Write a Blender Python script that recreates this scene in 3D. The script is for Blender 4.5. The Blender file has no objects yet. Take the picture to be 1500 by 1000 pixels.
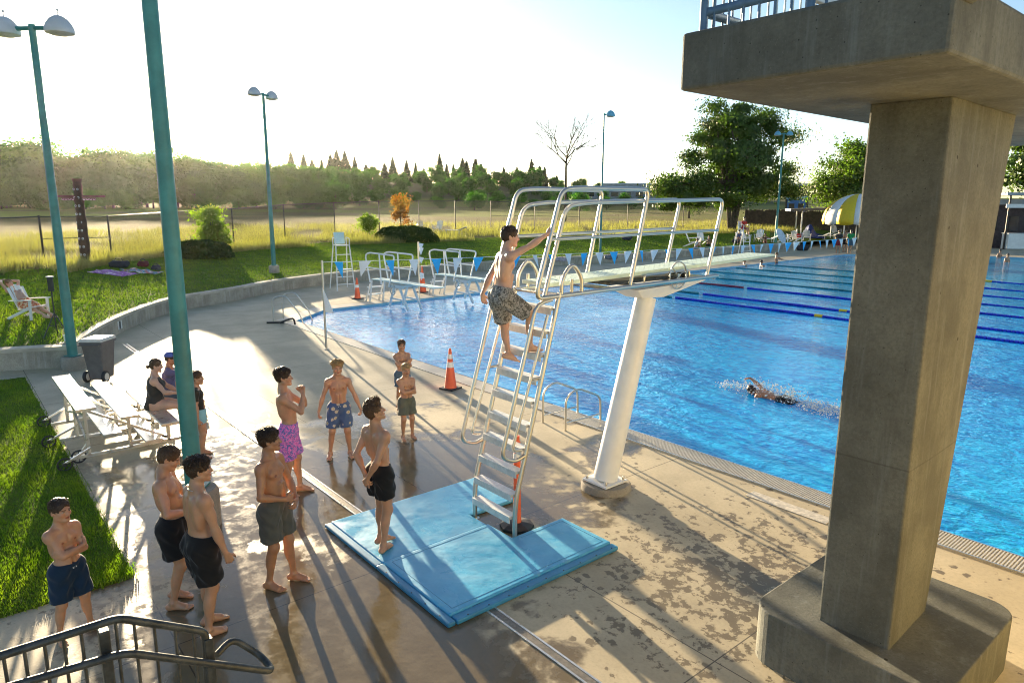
import bpy, math, random
import numpy as np
from math import pi, sin, cos, radians as rad
from mathutils import Vector, Matrix

SC = bpy.context.scene
COL = SC.collection
rng = np.random.default_rng(7)
random.seed(7)

# ------------------------------------------------------------------ camera, light, exposure
F, YAW, PIT, ROL, H = 1005.0, rad(39.87), rad(11.32), rad(0.236), 4.0
fw = np.array([-cos(YAW) * cos(PIT), sin(YAW) * cos(PIT), -sin(PIT)])
_r = np.cross(fw, [0, 0, 1]); _r /= np.linalg.norm(_r); _u = np.cross(_r, fw)
rt, up = cos(ROL) * _r + sin(ROL) * _u, -sin(ROL) * _r + cos(ROL) * _u
CAM = np.array([0, 0, H])
cd = bpy.data.cameras.new("camera"); cam = bpy.data.objects.new("camera", cd); COL.objects.link(cam)
cd.sensor_fit = 'HORIZONTAL'; cd.sensor_width = 36; cd.lens = 36 * F / 1500
cd.clip_start = 0.05; cd.clip_end = 5000
_m = Matrix.Identity(4)
for _i in range(3):
    _m[_i][0], _m[_i][1], _m[_i][2], _m[_i][3] = rt[_i], up[_i], -fw[_i], CAM[_i]
cam.matrix_world = _m
SC.camera = cam

SUN_EL, SUN_AZ = rad(6.1), (-0.97689, 0.21374)
sdir = Vector((SUN_AZ[0] * cos(SUN_EL), SUN_AZ[1] * cos(SUN_EL), sin(SUN_EL)))
W = bpy.data.worlds.new("World"); SC.world = W; W.use_nodes = True
wn = W.node_tree; wn.nodes.clear()
sky = wn.nodes.new("ShaderNodeTexSky"); sky.sky_type = 'NISHITA'; sky.sun_disc = False
sky.sun_elevation = SUN_EL; sky.sun_rotation = math.atan2(SUN_AZ[0], SUN_AZ[1])
sky.altitude = 0; sky.air_density = 0.7; sky.dust_density = 0.5; sky.ozone_density = 1.2
bg = wn.nodes.new("ShaderNodeBackground"); bg.inputs[1].default_value = 0.064
wo = wn.nodes.new("ShaderNodeOutputWorld")
wn.links.new(sky.outputs[0], bg.inputs[0]); wn.links.new(bg.outputs[0], wo.inputs[0])
sl = bpy.data.lights.new("sun", 'SUN'); sl.energy = 5.0; sl.angle = rad(0.5); sl.color = (1.0, 0.80, 0.52)
so = bpy.data.objects.new("sun", sl); COL.objects.link(so)
so.rotation_euler = (-sdir).to_track_quat('-Z', 'Y').to_euler()
vs = SC.view_settings
SC.display_settings.display_device = 'sRGB'
vs.view_transform = 'Standard'; vs.look = 'None'; vs.gamma = 1.0; vs.use_curve_mapping = False
vs.exposure = 2.42
try:
    SC.cycles.use_denoising = True
    SC.cycles.sample_clamp_indirect = 8
    SC.cycles.max_bounces = 8
    SC.cycles.filter_width = 1.05
    SC.cycles.transparent_max_bounces = 12
except Exception:
    pass

# ------------------------------------------------------------------ pixel rays of the 1500x1000 photograph -> places in the world
def ray(px, py):
    return rt * (px - 750) / F + up * (500 - py) / F + fw
def G(px, py, z=0.0):
    d = ray(px, py); return CAM + d * ((z - H) / d[2])
def ATR(px, py, r):
    d = ray(px, py); return CAM + d * (r / math.hypot(d[0], d[1]))
def ONX(px, py, x):
    d = ray(px, py); return CAM + d * (x / d[0])
def PJ(q):
    q = np.asarray(q, float) - CAM
    return 750 + F * (q @ rt) / (q @ fw), 500 - F * (q @ up) / (q @ fw)
def topz(x, y, py):
    lo, hi = -5, min(150, H + 2 * math.hypot(x, y))
    for _ in range(50):
        m = (lo + hi) / 2
        if PJ((x, y, m))[1] > py: lo = m
        else: hi = m
    return m

# ------------------------------------------------------------------ naming helpers
def tag(o, label=None, cat=None, group=None, kind=None):
    if label: o["label"] = label
    if cat: o["category"] = cat
    if group: o["group"] = group
    if kind: o["kind"] = kind
    return o
def thing(name, label, cat, loc=(0, 0, 0), rz=0.0, group=None):
    o = bpy.data.objects.new(name, None); COL.objects.link(o)
    o.location = [float(c) for c in loc]; o.rotation_euler = (0, 0, rz); o.empty_display_size = 0.2
    return tag(o, label, cat, group)
def copy_tree(o, parent=None):
    c = o.copy(); COL.objects.link(c)
    if parent: c.parent = parent
    for ch in list(o.children): copy_tree(ch, c)
    return c
def link(name, me, m, parent=None, loc=(0, 0, 0)):
    o = bpy.data.objects.new(name, me); COL.objects.link(o)
    if m is not None: me.materials.append(m)
    if parent: o.parent = parent
    o.location = loc
    return o
def mesh_np(V, quads=None, tris=None, smooth=False, name="mesh"):
    me = bpy.data.meshes.new(name)
    V = np.asarray(V, np.float32)
    nq = 0 if quads is None else len(quads); nt = 0 if tris is None else len(tris)
    me.vertices.add(len(V)); me.vertices.foreach_set("co", V.ravel())
    idx = []; st = []; k = 0
    if nq:
        idx.append(np.asarray(quads, np.int32).ravel()); st.append(np.arange(nq, dtype=np.int32) * 4); k = nq * 4
    if nt:
        idx.append(np.asarray(tris, np.int32).ravel()); st.append(k + np.arange(nt, dtype=np.int32) * 3)
    idx = np.concatenate(idx); st = np.concatenate(st)
    me.loops.add(len(idx)); me.loops.foreach_set("vertex_index", idx)
    me.polygons.add(nq + nt); me.polygons.foreach_set("loop_start", st)
    if smooth: me.polygons.foreach_set("use_smooth", np.ones(nq + nt, bool))
    me.update(calc_edges=True); me.validate()
    return me

class MB:
    """collects boxes, tubes, lathes and prisms in world coordinates; build() links ONE mesh object"""
    def __init__(s): s.v = []; s.f = []
    def add(s, vs, fs):
        b = len(s.v); s.v += [tuple(float(c) for c in p) for p in vs]; s.f += [tuple(b + i for i in f) for f in fs]; return s
    def box(s, c, d, rz=0.0, M3=None):
        x, y, z = d[0] / 2, d[1] / 2, d[2] / 2
        P = np.array([(i * x, j * y, k * z) for k in (-1, 1) for i, j in ((-1, -1), (1, -1), (1, 1), (-1, 1))])
        if M3 is None: M3 = np.array([[cos(rz), -sin(rz), 0], [sin(rz), cos(rz), 0], [0, 0, 1]])
        P = P @ np.asarray(M3).T + np.asarray(c)
        return s.add(P, [(3, 2, 1, 0), (4, 5, 6, 7), (0, 1, 5, 4), (1, 2, 6, 5), (2, 3, 7, 6), (3, 0, 4, 7)])
    def bar(s, a, b, w, t, upv=(0, 0, 1)):
        a = np.asarray(a, float); b = np.asarray(b, float); d = b - a; L = np.linalg.norm(d); d /= L
        x = np.cross(d, upv); n = np.linalg.norm(x)
        x = np.array([1., 0, 0]) if n < 1e-6 else x / n
        z = np.cross(x, d)
        return s.box((a + b) / 2, (w, L, t), M3=np.array([x, d, z]).T)
    def tube(s, pts, r, n=8, closed=False, cap=True):
        P = [np.asarray(p, float) for p in pts]; m = len(P)
        rr = r if hasattr(r, '__len__') else [r] * m
        tan = []
        for i in range(m):
            a = P[(i - 1) % m] if (closed or i > 0) else P[i]; b = P[(i + 1) % m] if (closed or i < m - 1) else P[i]
            t = b - a; tan.append(t / max(np.linalg.norm(t), 1e-9))
        ref = np.array([0, 0, 1.]) if abs(tan[0][2]) < .9 else np.array([1., 0, 0])
        nx = np.cross(tan[0], ref); nx /= np.linalg.norm(nx); vs = []
        for i in range(m):
            nx = nx - tan[i] * (nx @ tan[i]); nx /= max(np.linalg.norm(nx), 1e-9); ny = np.cross(tan[i], nx)
            for k in range(n):
                a = 2 * pi * k / n; vs.append(P[i] + rr[i] * (cos(a) * nx + sin(a) * ny))
        fs = []
        for i in range(m if closed else m - 1):
            j = (i + 1) % m
            for k in range(n):
                l = (k + 1) % n; fs.append((i * n + k, i * n + l, j * n + l, j * n + k))
        if cap and not closed:
            fs.append(tuple(range(n))[::-1]); fs.append(tuple((m - 1) * n + k for k in range(n)))
        return s.add(vs, fs)
    def lathe(s, base, prof, n=20, ax=(0, 0, 1)):
        ax = np.asarray(ax, float); ax /= np.linalg.norm(ax)
        ref = np.array([1., 0, 0]) if abs(ax[0]) < .9 else np.array([0, 1., 0])
        x = np.cross(ref, ax); x /= np.linalg.norm(x); y = np.cross(ax, x); vs = []
        for r, h in prof:
            for k in range(n):
                a = 2 * pi * k / n; vs.append(np.asarray(base) + ax * h + r * (cos(a) * x + sin(a) * y))
        fs = []
        for i in range(len(prof) - 1):
            for k in range(n):
                l = (k + 1) % n; fs.append((i * n + k, i * n + l, (i + 1) * n + l, (i + 1) * n + k))
        fs.append(tuple(range(n))[::-1]); fs.append(tuple((len(prof) - 1) * n + k for k in range(n)))
        return s.add(vs, fs)
    def prism(s, poly, z0, z1, inset=0.0):
        n = len(poly); vs = [(p[0], p[1], z0) for p in poly] + [(p[0], p[1], z1) for p in poly]
        fs = [tuple(range(n))[::-1], tuple(range(n, 2 * n))] + [(i, (i + 1) % n, n + (i + 1) % n, n + i) for i in range(n)]
        return s.add(vs, fs)
    def quad(s, *p): return s.add(p, [tuple(range(len(p)))])
    def build(s, name, m, parent=None, smooth=False, bevel=0.0, seg=2, loc=None, auto=True):
        V = np.array(s.v)
        o_loc = np.zeros(3)
        if parent is not None:
            L, rz = np.zeros(3), 0.0; ch = []; q = parent
            while q is not None: ch.append(q); q = q.parent
            for q in reversed(ch):
                V = V - np.array(q.location); a = -q.rotation_euler.z
                if abs(a) > 1e-9:
                    V = V @ np.array([[cos(a), -sin(a), 0], [sin(a), cos(a), 0], [0, 0, 1]]).T
        elif loc is not None:
            V = V - np.asarray(loc); o_loc = loc
        me = bpy.data.meshes.new(name); me.from_pydata([tuple(p) for p in V], [], s.f)
        o = link(name, me, m, parent, [float(c) for c in o_loc])
        if smooth:
            me.polygons.foreach_set("use_smooth", np.ones(len(me.polygons), bool))
            if auto:
                try: me.set_sharp_from_angle(angle=rad(40))
                except Exception: pass
        if bevel:
            b = o.modifiers.new("bevel", 'BEVEL'); b.width = bevel; b.segments = seg; b.limit_method = 'ANGLE'; b.angle_limit = rad(35)
        return o

def bend(pts, r=0.1, n=5):
    """round the corners of a polyline with radius r"""
    P = [np.asarray(p, float) for p in pts]; out = [P[0]]
    for i in range(1, len(P) - 1):
        a, b = P[i - 1] - P[i], P[i + 1] - P[i]; la, lb = np.linalg.norm(a), np.linalg.norm(b)
        q = min(r, la * .49, lb * .49); p0, p1 = P[i] + a / la * q, P[i] + b / lb * q
        for k in range(n + 1):
            t = k / n; out.append((1 - t) ** 2 * p0 + 2 * t * (1 - t) * P[i] + t * t * p1)
    out.append(P[-1]); return out
def smooth_line(pts, n=6):
    P = np.array(pts, float); out = []
    for i in range(len(P) - 1):
        p0, p1, p2, p3 = P[max(i - 1, 0)], P[i], P[i + 1], P[min(i + 2, len(P) - 1)]
        for k in range(n):
            t = k / n
            out.append(.5 * ((2 * p1) + (-p0 + p2) * t + (2 * p0 - 5 * p1 + 4 * p2 - p3) * t ** 2 + (-p0 + 3 * p1 - 3 * p2 + p3) * t ** 3))
    out.append(P[-1]); return np.array(out)

# ------------------------------------------------------------------ materials
class NT:
    def __init__(s, name):
        s.m = bpy.data.materials.new(name); s.m.use_nodes = True; s.t = s.m.node_tree; s.t.nodes.clear()
        s.out = s.n("ShaderNodeOutputMaterial"); s.pos = None
    def n(s, t, **kw):
        o = s.t.nodes.new(t)
        for k, v in kw.items(): setattr(o, k, v)
        return o
    def l(s, a, b): s.t.links.new(a, b)
    def set(s, sock, v):
        if hasattr(v, 'is_linked') or isinstance(v, bpy.types.NodeSocket): s.l(v, sock)
        else: sock.default_value = v
    def coord(s, kind='Object'):
        if kind == 'World':
            return s.n("ShaderNodeNewGeometry").outputs['Position']
        return s.n("ShaderNodeTexCoord").outputs[kind]
    def map(s, co, scale=(1, 1, 1), rot=(0, 0, 0), loc=(0, 0, 0)):
        m = s.n("ShaderNodeMapping"); s.l(co, m.inputs[0]); m.inputs['Scale'].default_value = scale
        m.inputs['Rotation'].default_value = rot; m.inputs['Location'].default_value = loc; return m.outputs[0]
    def noise(s, co, scale, detail=4, rough=.55, dist=0.0):
        x = s.n("ShaderNodeTexNoise"); s.l(co, x.inputs['Vector']); x.inputs['Scale'].default_value = scale
        x.inputs['Detail'].default_value = detail; x.inputs['Roughness'].default_value = rough
        x.inputs['Distortion'].default_value = dist; return x.outputs['Fac']
    def vor(s, co, scale, feature='F1', out='Distance', rnd=1.0):
        x = s.n("ShaderNodeTexVoronoi", feature=feature); s.l(co, x.inputs['Vector']); x.inputs['Scale'].default_value = scale
        x.inputs['Randomness'].default_value = rnd; return x.outputs[out]
    def ramp(s, f, a, b, lo=0.0, hi=1.0):
        x = s.n("ShaderNodeMapRange"); x.interpolation_type = 'SMOOTHSTEP'; s.l(f, x.inputs[0])
        x.inputs[1].default_value = a; x.inputs[2].default_value = b; x.inputs[3].default_value = lo; x.inputs[4].default_value = hi
        return x.outputs[0]
    def math(s, op, a, b=0.0, clamp=False):
        x = s.n("ShaderNodeMath", operation=op, use_clamp=clamp); s.set(x.inputs[0], a); s.set(x.inputs[1], b); return x.outputs[0]
    def mix(s, f, a, b, blend='MIX'):
        x = s.n("ShaderNodeMix", data_type='RGBA', blend_type=blend); s.set(x.inputs[0], f)
        for i, c in ((6, a), (7, b)):
            if isinstance(c, (int, float)): c = (c, c, c)
            if isinstance(c, (tuple, list)): x.inputs[i].default_value = (c[0], c[1], c[2], 1)
            else: s.l(c, x.inputs[i])
        return x.outputs[2]
    def bump(s, h, strength=.3, dist=.02, normal=None):
        b = s.n("ShaderNodeBump"); b.inputs['Strength'].default_value = strength; b.inputs['Distance'].default_value = dist
        s.l(h, b.inputs['Height'])
        if normal is not None: s.l(normal, b.inputs['Normal'])
        return b.outputs[0]
    def sep(s, co):
        x = s.n("ShaderNodeSeparateXYZ"); s.l(co, x.inputs[0]); return x.outputs
    def pbr(s, col, rough=.5, metal=0.0, normal=None, spec=.5, link_out=True, **kw):
        b = s.n("ShaderNodeBsdfPrincipled")
        if isinstance(col, (tuple, list)): b.inputs['Base Color'].default_value = (col[0], col[1], col[2], 1)
        else: s.l(col, b.inputs['Base Color'])
        s.set(b.inputs['Roughness'], rough); s.set(b.inputs['Metallic'], metal)
        b.inputs['Specular IOR Level'].default_value = spec
        if normal is not None: s.l(normal, b.inputs['Normal'])
        for k, v in kw.items(): s.set(b.inputs[k.replace('_', ' ')], v)
        if link_out: s.l(b.outputs[0], s.out.inputs[0])
        return b

def mul(c, k): return tuple(min(1, x * k) for x in c)
def M(name, col, rough=.55, metal=0.0, var=.18, scale=5.0, bump=0.0, bscale=60.0, spec=.5, rvar=.12, coord='Object', col2=None, **kw):
    t = NT(name); co = t.coord(coord); f = t.noise(co, scale, 5, .6)
    f2 = t.ramp(f, .3, .7)
    c = t.mix(f2, mul(col, 1 - var), col2 or mul(col, 1 + var))
    r = t.math('ADD', t.math('MULTIPLY', t.math('SUBTRACT', f, .5), rvar * 2), rough, True)
    nrm = t.bump(t.noise(co, bscale, 4), bump, .01) if bump else None
    t.pbr(c, r, metal, nrm, spec, **kw)
    return t.m

def leaf_mat(name, col, col2, transl=.45, vs=.8):
    t = NT(name); co = t.coord('World'); f = t.ramp(t.noise(co, vs, 3), .35, .65)
    oi = t.n("ShaderNodeObjectInfo").outputs['Random']
    f = t.math('ADD', t.math('MULTIPLY', f, .7), t.math('MULTIPLY', oi, .35), True)
    c = t.mix(f, col, col2)
    d = t.n("ShaderNodeBsdfDiffuse"); t.l(c, d.inputs[0])
    tr = t.n("ShaderNodeBsdfTranslucent"); c2 = t.mix(1.0, c, (.82, 1.0, .32), 'MULTIPLY'); t.l(c2, tr.inputs[0])
    mx = t.n("ShaderNodeMixShader"); mx.inputs[0].default_value = transl
    t.l(d.outputs[0], mx.inputs[1]); t.l(tr.outputs[0], mx.inputs[2])
    g = t.n("ShaderNodeBsdfGlossy"); g.inputs['Roughness'].default_value = .45; g.inputs['Color'].default_value = (.8, .8, .7, 1)
    m2 = t.n("ShaderNodeMixShader"); m2.inputs[0].default_value = .04
    t.l(mx.outputs[0], m2.inputs[1]); t.l(g.outputs[0], m2.inputs[2]); t.l(m2.outputs[0], t.out.inputs[0])
    return t.m

def concrete(name, col=(.36, .32, .24), pits=True, streak=True, joint=0):
    t = NT(name); co = t.coord('World')
    f = t.ramp(t.noise(co, 1.6, 6, .65), .3, .7); c = t.mix(f, mul(col, .66), mul(col, 1.22))
    sp = t.ramp(t.noise(co, 38, 3, .7), .35, .75); c = t.mix(t.math('MULTIPLY', sp, .5), c, mul(col, .5)); lt = t.ramp(t.noise(co, 75, 3, .7), .58, .72); c = t.mix(t.math('MULTIPLY', lt, .35), c, mul(col, 1.7))
    if streak:
        st = t.ramp(t.noise(t.map(co, (9, 9, .7)), 1, 4, .7), .5, .78)
        c = t.mix(t.math('MULTIPLY', st, .6), c, (col[0] * 1.5, col[1] * 1.6, col[2] * 1.85))
        st2 = t.ramp(t.noise(t.map(co, (5, 5, .5), loc=(3, 7, 1)), 1, 4, .7), .52, .75)
        c = t.mix(t.math('MULTIPLY', st2, .55), c, mul(col, .5))
    if pits:
        p = t.ramp(t.vor(co, 16), .05, .09, 1, 0); c = t.mix(t.math('MULTIPLY', p, .8), c, mul(col, .18))
    n = t.bump(t.noise(co, 55, 5, .65), .35, .012)
    if joint:   # construction joints between pours and form-tie holes
        Z = t.sep(co)[2]; q = t.math('ABSOLUTE', t.math('SUBTRACT', t.math('ADD', Z, t.math('MULTIPLY', t.noise(co, 3, 3), .02)), 2.02)); c = t.mix(t.ramp(q, .010, .003, 0, .4), c, mul(col, .3))
        h = t.ramp(t.vor(co, 2.1, rnd=.25), .030, .036, 1, 0); c = t.mix(t.math('MULTIPLY', h, .85), c, mul(col, .15))
        bl = t.ramp(t.noise(co, .9, 4, .6, .6), .54, .64); c = t.mix(t.math('MULTIPLY', bl, .45), c, mul(col, .62))
    t.pbr(c, .8, 0, n, .3)
    return t.m

MT = {}
MT['steel'] = M('stainless_steel', (.60, .57, .51), .34, 1.0, .06, 3, rvar=.03)
MT['galv'] = M('galvanised_steel', (.065, .068, .065), .45, .55, .35, 16, .15, 90)
MT['teal'] = M('teal_paint', (.045, .22, .205), .38, 0, .18, 3, .06, 120)
MT['lampdome'] = M('lamp_dome_paint', (.55, .56, .58), .4, 0, .08, 4)
MT['lampteal'] = M('lamp_dome_blue_paint', (.16, .42, .55), .4, 0, .08, 4)
MT['lens'] = M('lamp_lens', (.75, .73, .68), .3)
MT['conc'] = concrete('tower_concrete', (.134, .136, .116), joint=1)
MT['concw'] = concrete('wall_concrete', (.40, .36, .29), True, True)
MT['buff'] = concrete('bounce_wall_buff', (.56, .46, .24), True, False)
MT['concf'] = concrete('footing_concrete', (.36, .32, .26), True, False)
MT['whitepaint'] = M('white_paint', (.80, .79, .76), .38, 0, .06, 3, .05, 60)
MT['alu'] = M('aluminium_plank', (.72, .72, .70), .30, .9, .08, 9, .04, 100)
MT['tread'] = M('tread_aluminium', (.66, .66, .63), .5, .25, .12, 14, .2, 140)
MT['board'] = M('board_mint', (.56, .70, .60), .6, 0, .06, 9, .25, 160)
MT['boardb'] = M('board_pale_blue', (.50, .68, .68), .6, 0, .06, 9, .2, 160)
MT['orange'] = M('cone_orange', (.85, .13, .04), .45, 0, .08, 6)
MT['reflect'] = M('cone_reflective_white', (.82, .82, .80), .35, 0, .04, 6)
MT['rubber'] = M('black_rubber', (.03, .028, .027), .6, 0, .3, 20)
MT['black'] = M('black_plastic', (.03, .03, .03), .4, 0, .2, 8)
MT['darkmetal'] = M('dark_fence_metal', (.06, .055, .05), .5, .5, .3, 8)
MT['plastic'] = M('white_plastic', (.78, .77, .74), .35, 0, .05, 5)
MT['bin'] = M('grey_bin_plastic', (.13, .12, .12), .5, 0, .15, 6)
MT['binlid'] = M('pale_bin_lid', (.62, .58, .52), .5, 0, .08, 6)
MT['wood'] = M('dark_carved_wood', (.09, .045, .025), .7, 0, .4, 6, .3, 40)
MT['fencewood'] = M('brown_board_fence', (.07, .05, .04), .75, 0, .4, 3, .2, 30)
MT['bark'] = M('bark', (.09, .07, .05), .85, 0, .4, 8, .6, 30)
MT['white'] = M('white_cloth', (.80, .80, .80), .7, 0, .05)
MT['flagblue'] = M('blue_pennant_cloth', (.03, .44, .85), .6, 0, .08)
MT['bluefloat'] = M('blue_rope_floats', (.01, .03, .55), .35, 0, .2, 3)
MT['tealfloat'] = M('green_rope_floats', (.02, .20, .24), .35, 0, .2, 3)
MT['yellow'] = M('yellow_canvas', (.75, .52, .02), .6, 0, .06)
MT['bluecover'] = M('dark_blue_tarpaulin', (.004, .018, .13), .55, 0, .3, 3, .3, 12)
MT['roof'] = M('grey_metal_roof', (.30, .33, .36), .5, .2, .15, 1)
MT['wallgrey'] = M('grey_building_wall', (.22, .23, .25), .7, 0, .15, 1)
MT['blackglass'] = M('dark_glazing', (.02, .025, .03), .12, 0, .1, 2)
MT['brickdark'] = M('dark_brick', (.07, .05, .05), .8, 0, .3, 5)
MT['blue_container'] = M('blue_container_paint', (.03, .12, .36), .5, 0, .15, 2)
MT['leaf_oak'] = leaf_mat('oak_leaves', (.038, .075, .010), (.10, .165, .020), .42, .7)
MT['leaf_bright'] = leaf_mat('bright_leaves', (.16, .25, .015), (.30, .40, .04), .6, .9)
MT['leaf_wood'] = leaf_mat('hill_leaves', (.026, .115, .004), (.085, .25, .008), .5, .045)
MT['needle'] = leaf_mat('conifer_needles', (.020, .040, .016), (.04, .065, .02), .2, .08)
MT['leaf_mid'] = leaf_mat('mid_green_leaves', (.07, .125, .012), (.16, .24, .025), .55, .9)
MT['leaf_orange'] = leaf_mat('orange_leaves', (.42, .15, .04), (.38, .24, .08), .5, .9)
MT['leaf_hedge'] = leaf_mat('hedge_leaves', (.04, .08, .012), (.10, .14, .02), .4, 1.2)
MT['lawn_blade'] = leaf_mat('lawn_blades', (.14, .25, .012), (.34, .42, .025), .6, 1.1)
MT['gold_blade'] = leaf_mat('dry_grass_blades', (.33, .28, .10), (.50, .43, .19), .5, .5)

# ------------------------------------------------------------------ deck (wet and dry concrete), water
def deck_mat():
    t = NT('pool_deck_concrete'); co = t.coord('World'); X, Y, Z = t.sep(co)
    base = t.mix(t.ramp(t.noise(co, .8, 6, .6), .3, .7), (.38, .32, .21), (.54, .46, .31))
    base = t.mix(t.math('MULTIPLY', t.ramp(t.noise(co, 24, 4, .7), .4, .75), .3), base, (.22, .19, .14))
    # where water has been carried out of the pool: round the board, running down to the drain
    def blob(cx, cy, rx, ry):
        a = t.math('DIVIDE', t.math('SUBTRACT', X, cx), rx); b = t.math('DIVIDE', t.math('SUBTRACT', Y, cy), ry)
        return t.math('SUBTRACT', 1.0, t.math('SQRT', t.math('ADD', t.math('MULTIPLY', a, a), t.math('MULTIPLY', b, b))))
    area = t.math('MAXIMUM', blob(-8.3, 4.9, 3.0, 3.0), blob(-5.6, 2.4, 3.4, 1.9))
    area = t.math('MAXIMUM', area, blob(-9.5, 3.2, 3.2, 2.2))
    area2 = t.math('MAXIMUM', blob(-3.5, 6.3, 3.4, 3.6), blob(-6.5, .9, 3.0, 1.4))
    n1 = t.noise(co, .75, 5, .6, .4); n2 = t.noise(co, 4.2, 7, .66, .3); n3 = t.noise(co, 13, 5, .65)
    wet = t.math('ADD', t.math('MULTIPLY', area, .55), t.math('MULTIPLY', t.math('SUBTRACT', n1, .5), 1.5))
    wet = t.math('ADD', wet, t.math('MULTIPLY', t.math('SUBTRACT', n2, .5), .5))
    sheet = t.ramp(wet, .10, .17)                       # standing film of water
    damp = t.ramp(wet, -.02, .10)
    sp = t.math('ADD', t.math('MULTIPLY', area2, .35), t.math('MULTIPLY', t.math('SUBTRACT', n2, .5), 1.3))
    sp = t.math('ADD', sp, t.math('MULTIPLY', t.math('SUBTRACT', n3, .5), .8))
    spots = t.math('MULTIPLY', t.ramp(sp, .25, .33), t.ramp(area2, -.1, .15))
    wob = t.n("ShaderNodeVectorMath", operation='ADD'); t.l(co, wob.inputs[0]); nz = t.n("ShaderNodeTexNoise"); t.l(co, nz.inputs['Vector']); nz.inputs['Scale'].default_value = 9
    sc_ = t.n("ShaderNodeVectorMath", operation='SCALE'); t.l(nz.outputs['Color'], sc_.inputs[0]); sc_.inputs['Scale'].default_value = .10; t.l(sc_.outputs[0], wob.inputs[1])
    foot = t.math('MULTIPLY', t.ramp(t.vor(wob.outputs[0], 4.6), .26, .21, 0, 1), t.ramp(t.noise(co, 1.4, 3), .50, .56)); foot = t.math('MULTIPLY', foot, t.ramp(area2, -.35, .0)); spots = t.math('MAXIMUM', spots, foot)
    wt = t.math('MAXIMUM', damp, spots)
    c = t.mix(t.math('MULTIPLY', wt, .82), base, (.10, .072, .036))
    # joints
    def joint(s_, off, per):
        q = t.math('ABSOLUTE', t.math('SUBTRACT', t.math('FRACT', t.math('DIVIDE', t.math('SUBTRACT', s_, off), per)), .5))
        return t.ramp(q, .5 - .008 / per * 1.0, .5 - .004 / per, 0, 1)
    j = t.math('MAXIMUM', joint(X, -9.62, 3.3), joint(Y, 1.27, 60.0))
    j = t.math('MAXIMUM', j, joint(Y, 4.9, 40.0))
    c = t.mix(t.math('MULTIPLY', j, .85), c, (.05, .04, .03))
    r0 = t.math('ADD', .56, t.math('MULTIPLY', n3, .22))
    r = t.mix(damp, r0, .30); r = t.mix(spots, r, .50)
    r = t.mix(sheet, r, t.ramp(n2, .35, .62, .04, .20))
    b1 = t.bump(t.noise(co, 60, 4, .7), .22, .006)
    bw = t.bump(t.noise(co, 9, 4, .6), .10, .02)
    nm = t.n("ShaderNodeMix", data_type='VECTOR'); t.l(sheet, nm.inputs[0]); t.l(b1, nm.inputs[4]); t.l(bw, nm.inputs[5])
    t.pbr(c, r, 0, nm.outputs[1], .5)
    return t.m
def water_mat():
    t = NT('pool_water'); co = t.coord('World'); X, Y, Z = t.sep(co)
    n1 = t.noise(t.map(co, (1.0, 1.0, 1), rot=(0, 0, .6)), 1.9, 3, .55, .6)
    n2 = t.noise(t.map(co, (1.0, 1.7, 1), rot=(0, 0, -.5)), 5.6, 3, .55, .9)
    n3 = t.noise(t.map(co, (1, 1.3, 1), rot=(0, 0, .2)), .45, 2, .5)
    pat = t.ramp(t.noise(t.map(co, (1, 1.5, 1), rot=(0, 0, -.4)), 2.6, 4, .6, 1.6), .36, .66)  # light and dark bands: underwater caustics painted into the water colour
    c = t.mix(pat, (.004, .23, .64), (.018, .46, .88))
    c = t.mix(t.math('MULTIPLY', t.ramp(n3, .4, .7), .4), c, (.015, .46, .85))
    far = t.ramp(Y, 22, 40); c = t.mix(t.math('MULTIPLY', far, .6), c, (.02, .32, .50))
    # the dark tile lines on the pool floor, seen through the water
    q = t.math('ABSOLUTE', t.math('SUBTRACT', t.math('FRACT', t.math('DIVIDE', t.math('ADD', Y, t.math('MULTIPLY', n2, .5)), 2.5)), .5))
    ln = t.math('MULTIPLY', t.ramp(q, .06, .03, 0, 1), t.ramp(Y, 22, 23)); c = t.mix(t.math('MULTIPLY', ln, .4), c, (.005, .07, .20))
    h = t.math('ADD', t.math('MULTIPLY', n1, 1.0), t.math('MULTIPLY', n2, .42))
    nb = t.bump(h, .32, .13); nb.node.inputs['Strength'].links or t.l(t.ramp(t.noise(t.map(co, (1, .6, 1)), .22, 3), .3, .7, .16, .42), nb.node.inputs['Strength'])
    nb = t.bump(t.noise(co, 12, 2), .12, .03, nb)
    t.pbr(c, .06, 0, nb, .5, IOR=1.33)
    return t.m
MT['deck'] = deck_mat(); MT['water'] = water_mat()

# ================================================================== SETTING
POOL = [(-22.8, 9.25), (-24.6, 11.2), (-25.1, 18), (-25.3, 27), (-25.6, 40), (-26.0, 50), (-26.3, 58.0), (-20, 66), (26, 66), (26, 9.25)]
WALLPX = [(0, 544), (60, 540), (106, 537), (125, 521), (151, 502), (190, 481), (234, 463), (268, 454), (350, 439), (400, 428), (480, 416), (528, 411), (620, 403.5), (700, 397), (780, 390.5), (860, 386)]
WL = [(-20.6, -40), (-20.6, -15)] + [tuple(G(*q)[:2]) for q in WALLPX] + [(-32.9, 40), (-32.9, 46), (-32.9, 52), (-32.9, 58), (-32.9, 63.0)]
WLS = np.vstack([WL[:4], smooth_line(WL[4:], 4)])
REST = [(-33.5, 69), (-33.5, 78), (-30, 90), (-18, 96), (10, 98), (60, 98)]
RIM = np.vstack([WLS, REST])
RIM_AZ = np.unwrap(np.arctan2(RIM[:, 0], RIM[:, 1])); RIM_R = np.hypot(RIM[:, 0], RIM[:, 1])
def rim_r(az): return np.interp(az, RIM_AZ, RIM_R)
AZ_SUN = math.atan2(*SUN_AZ)
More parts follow.
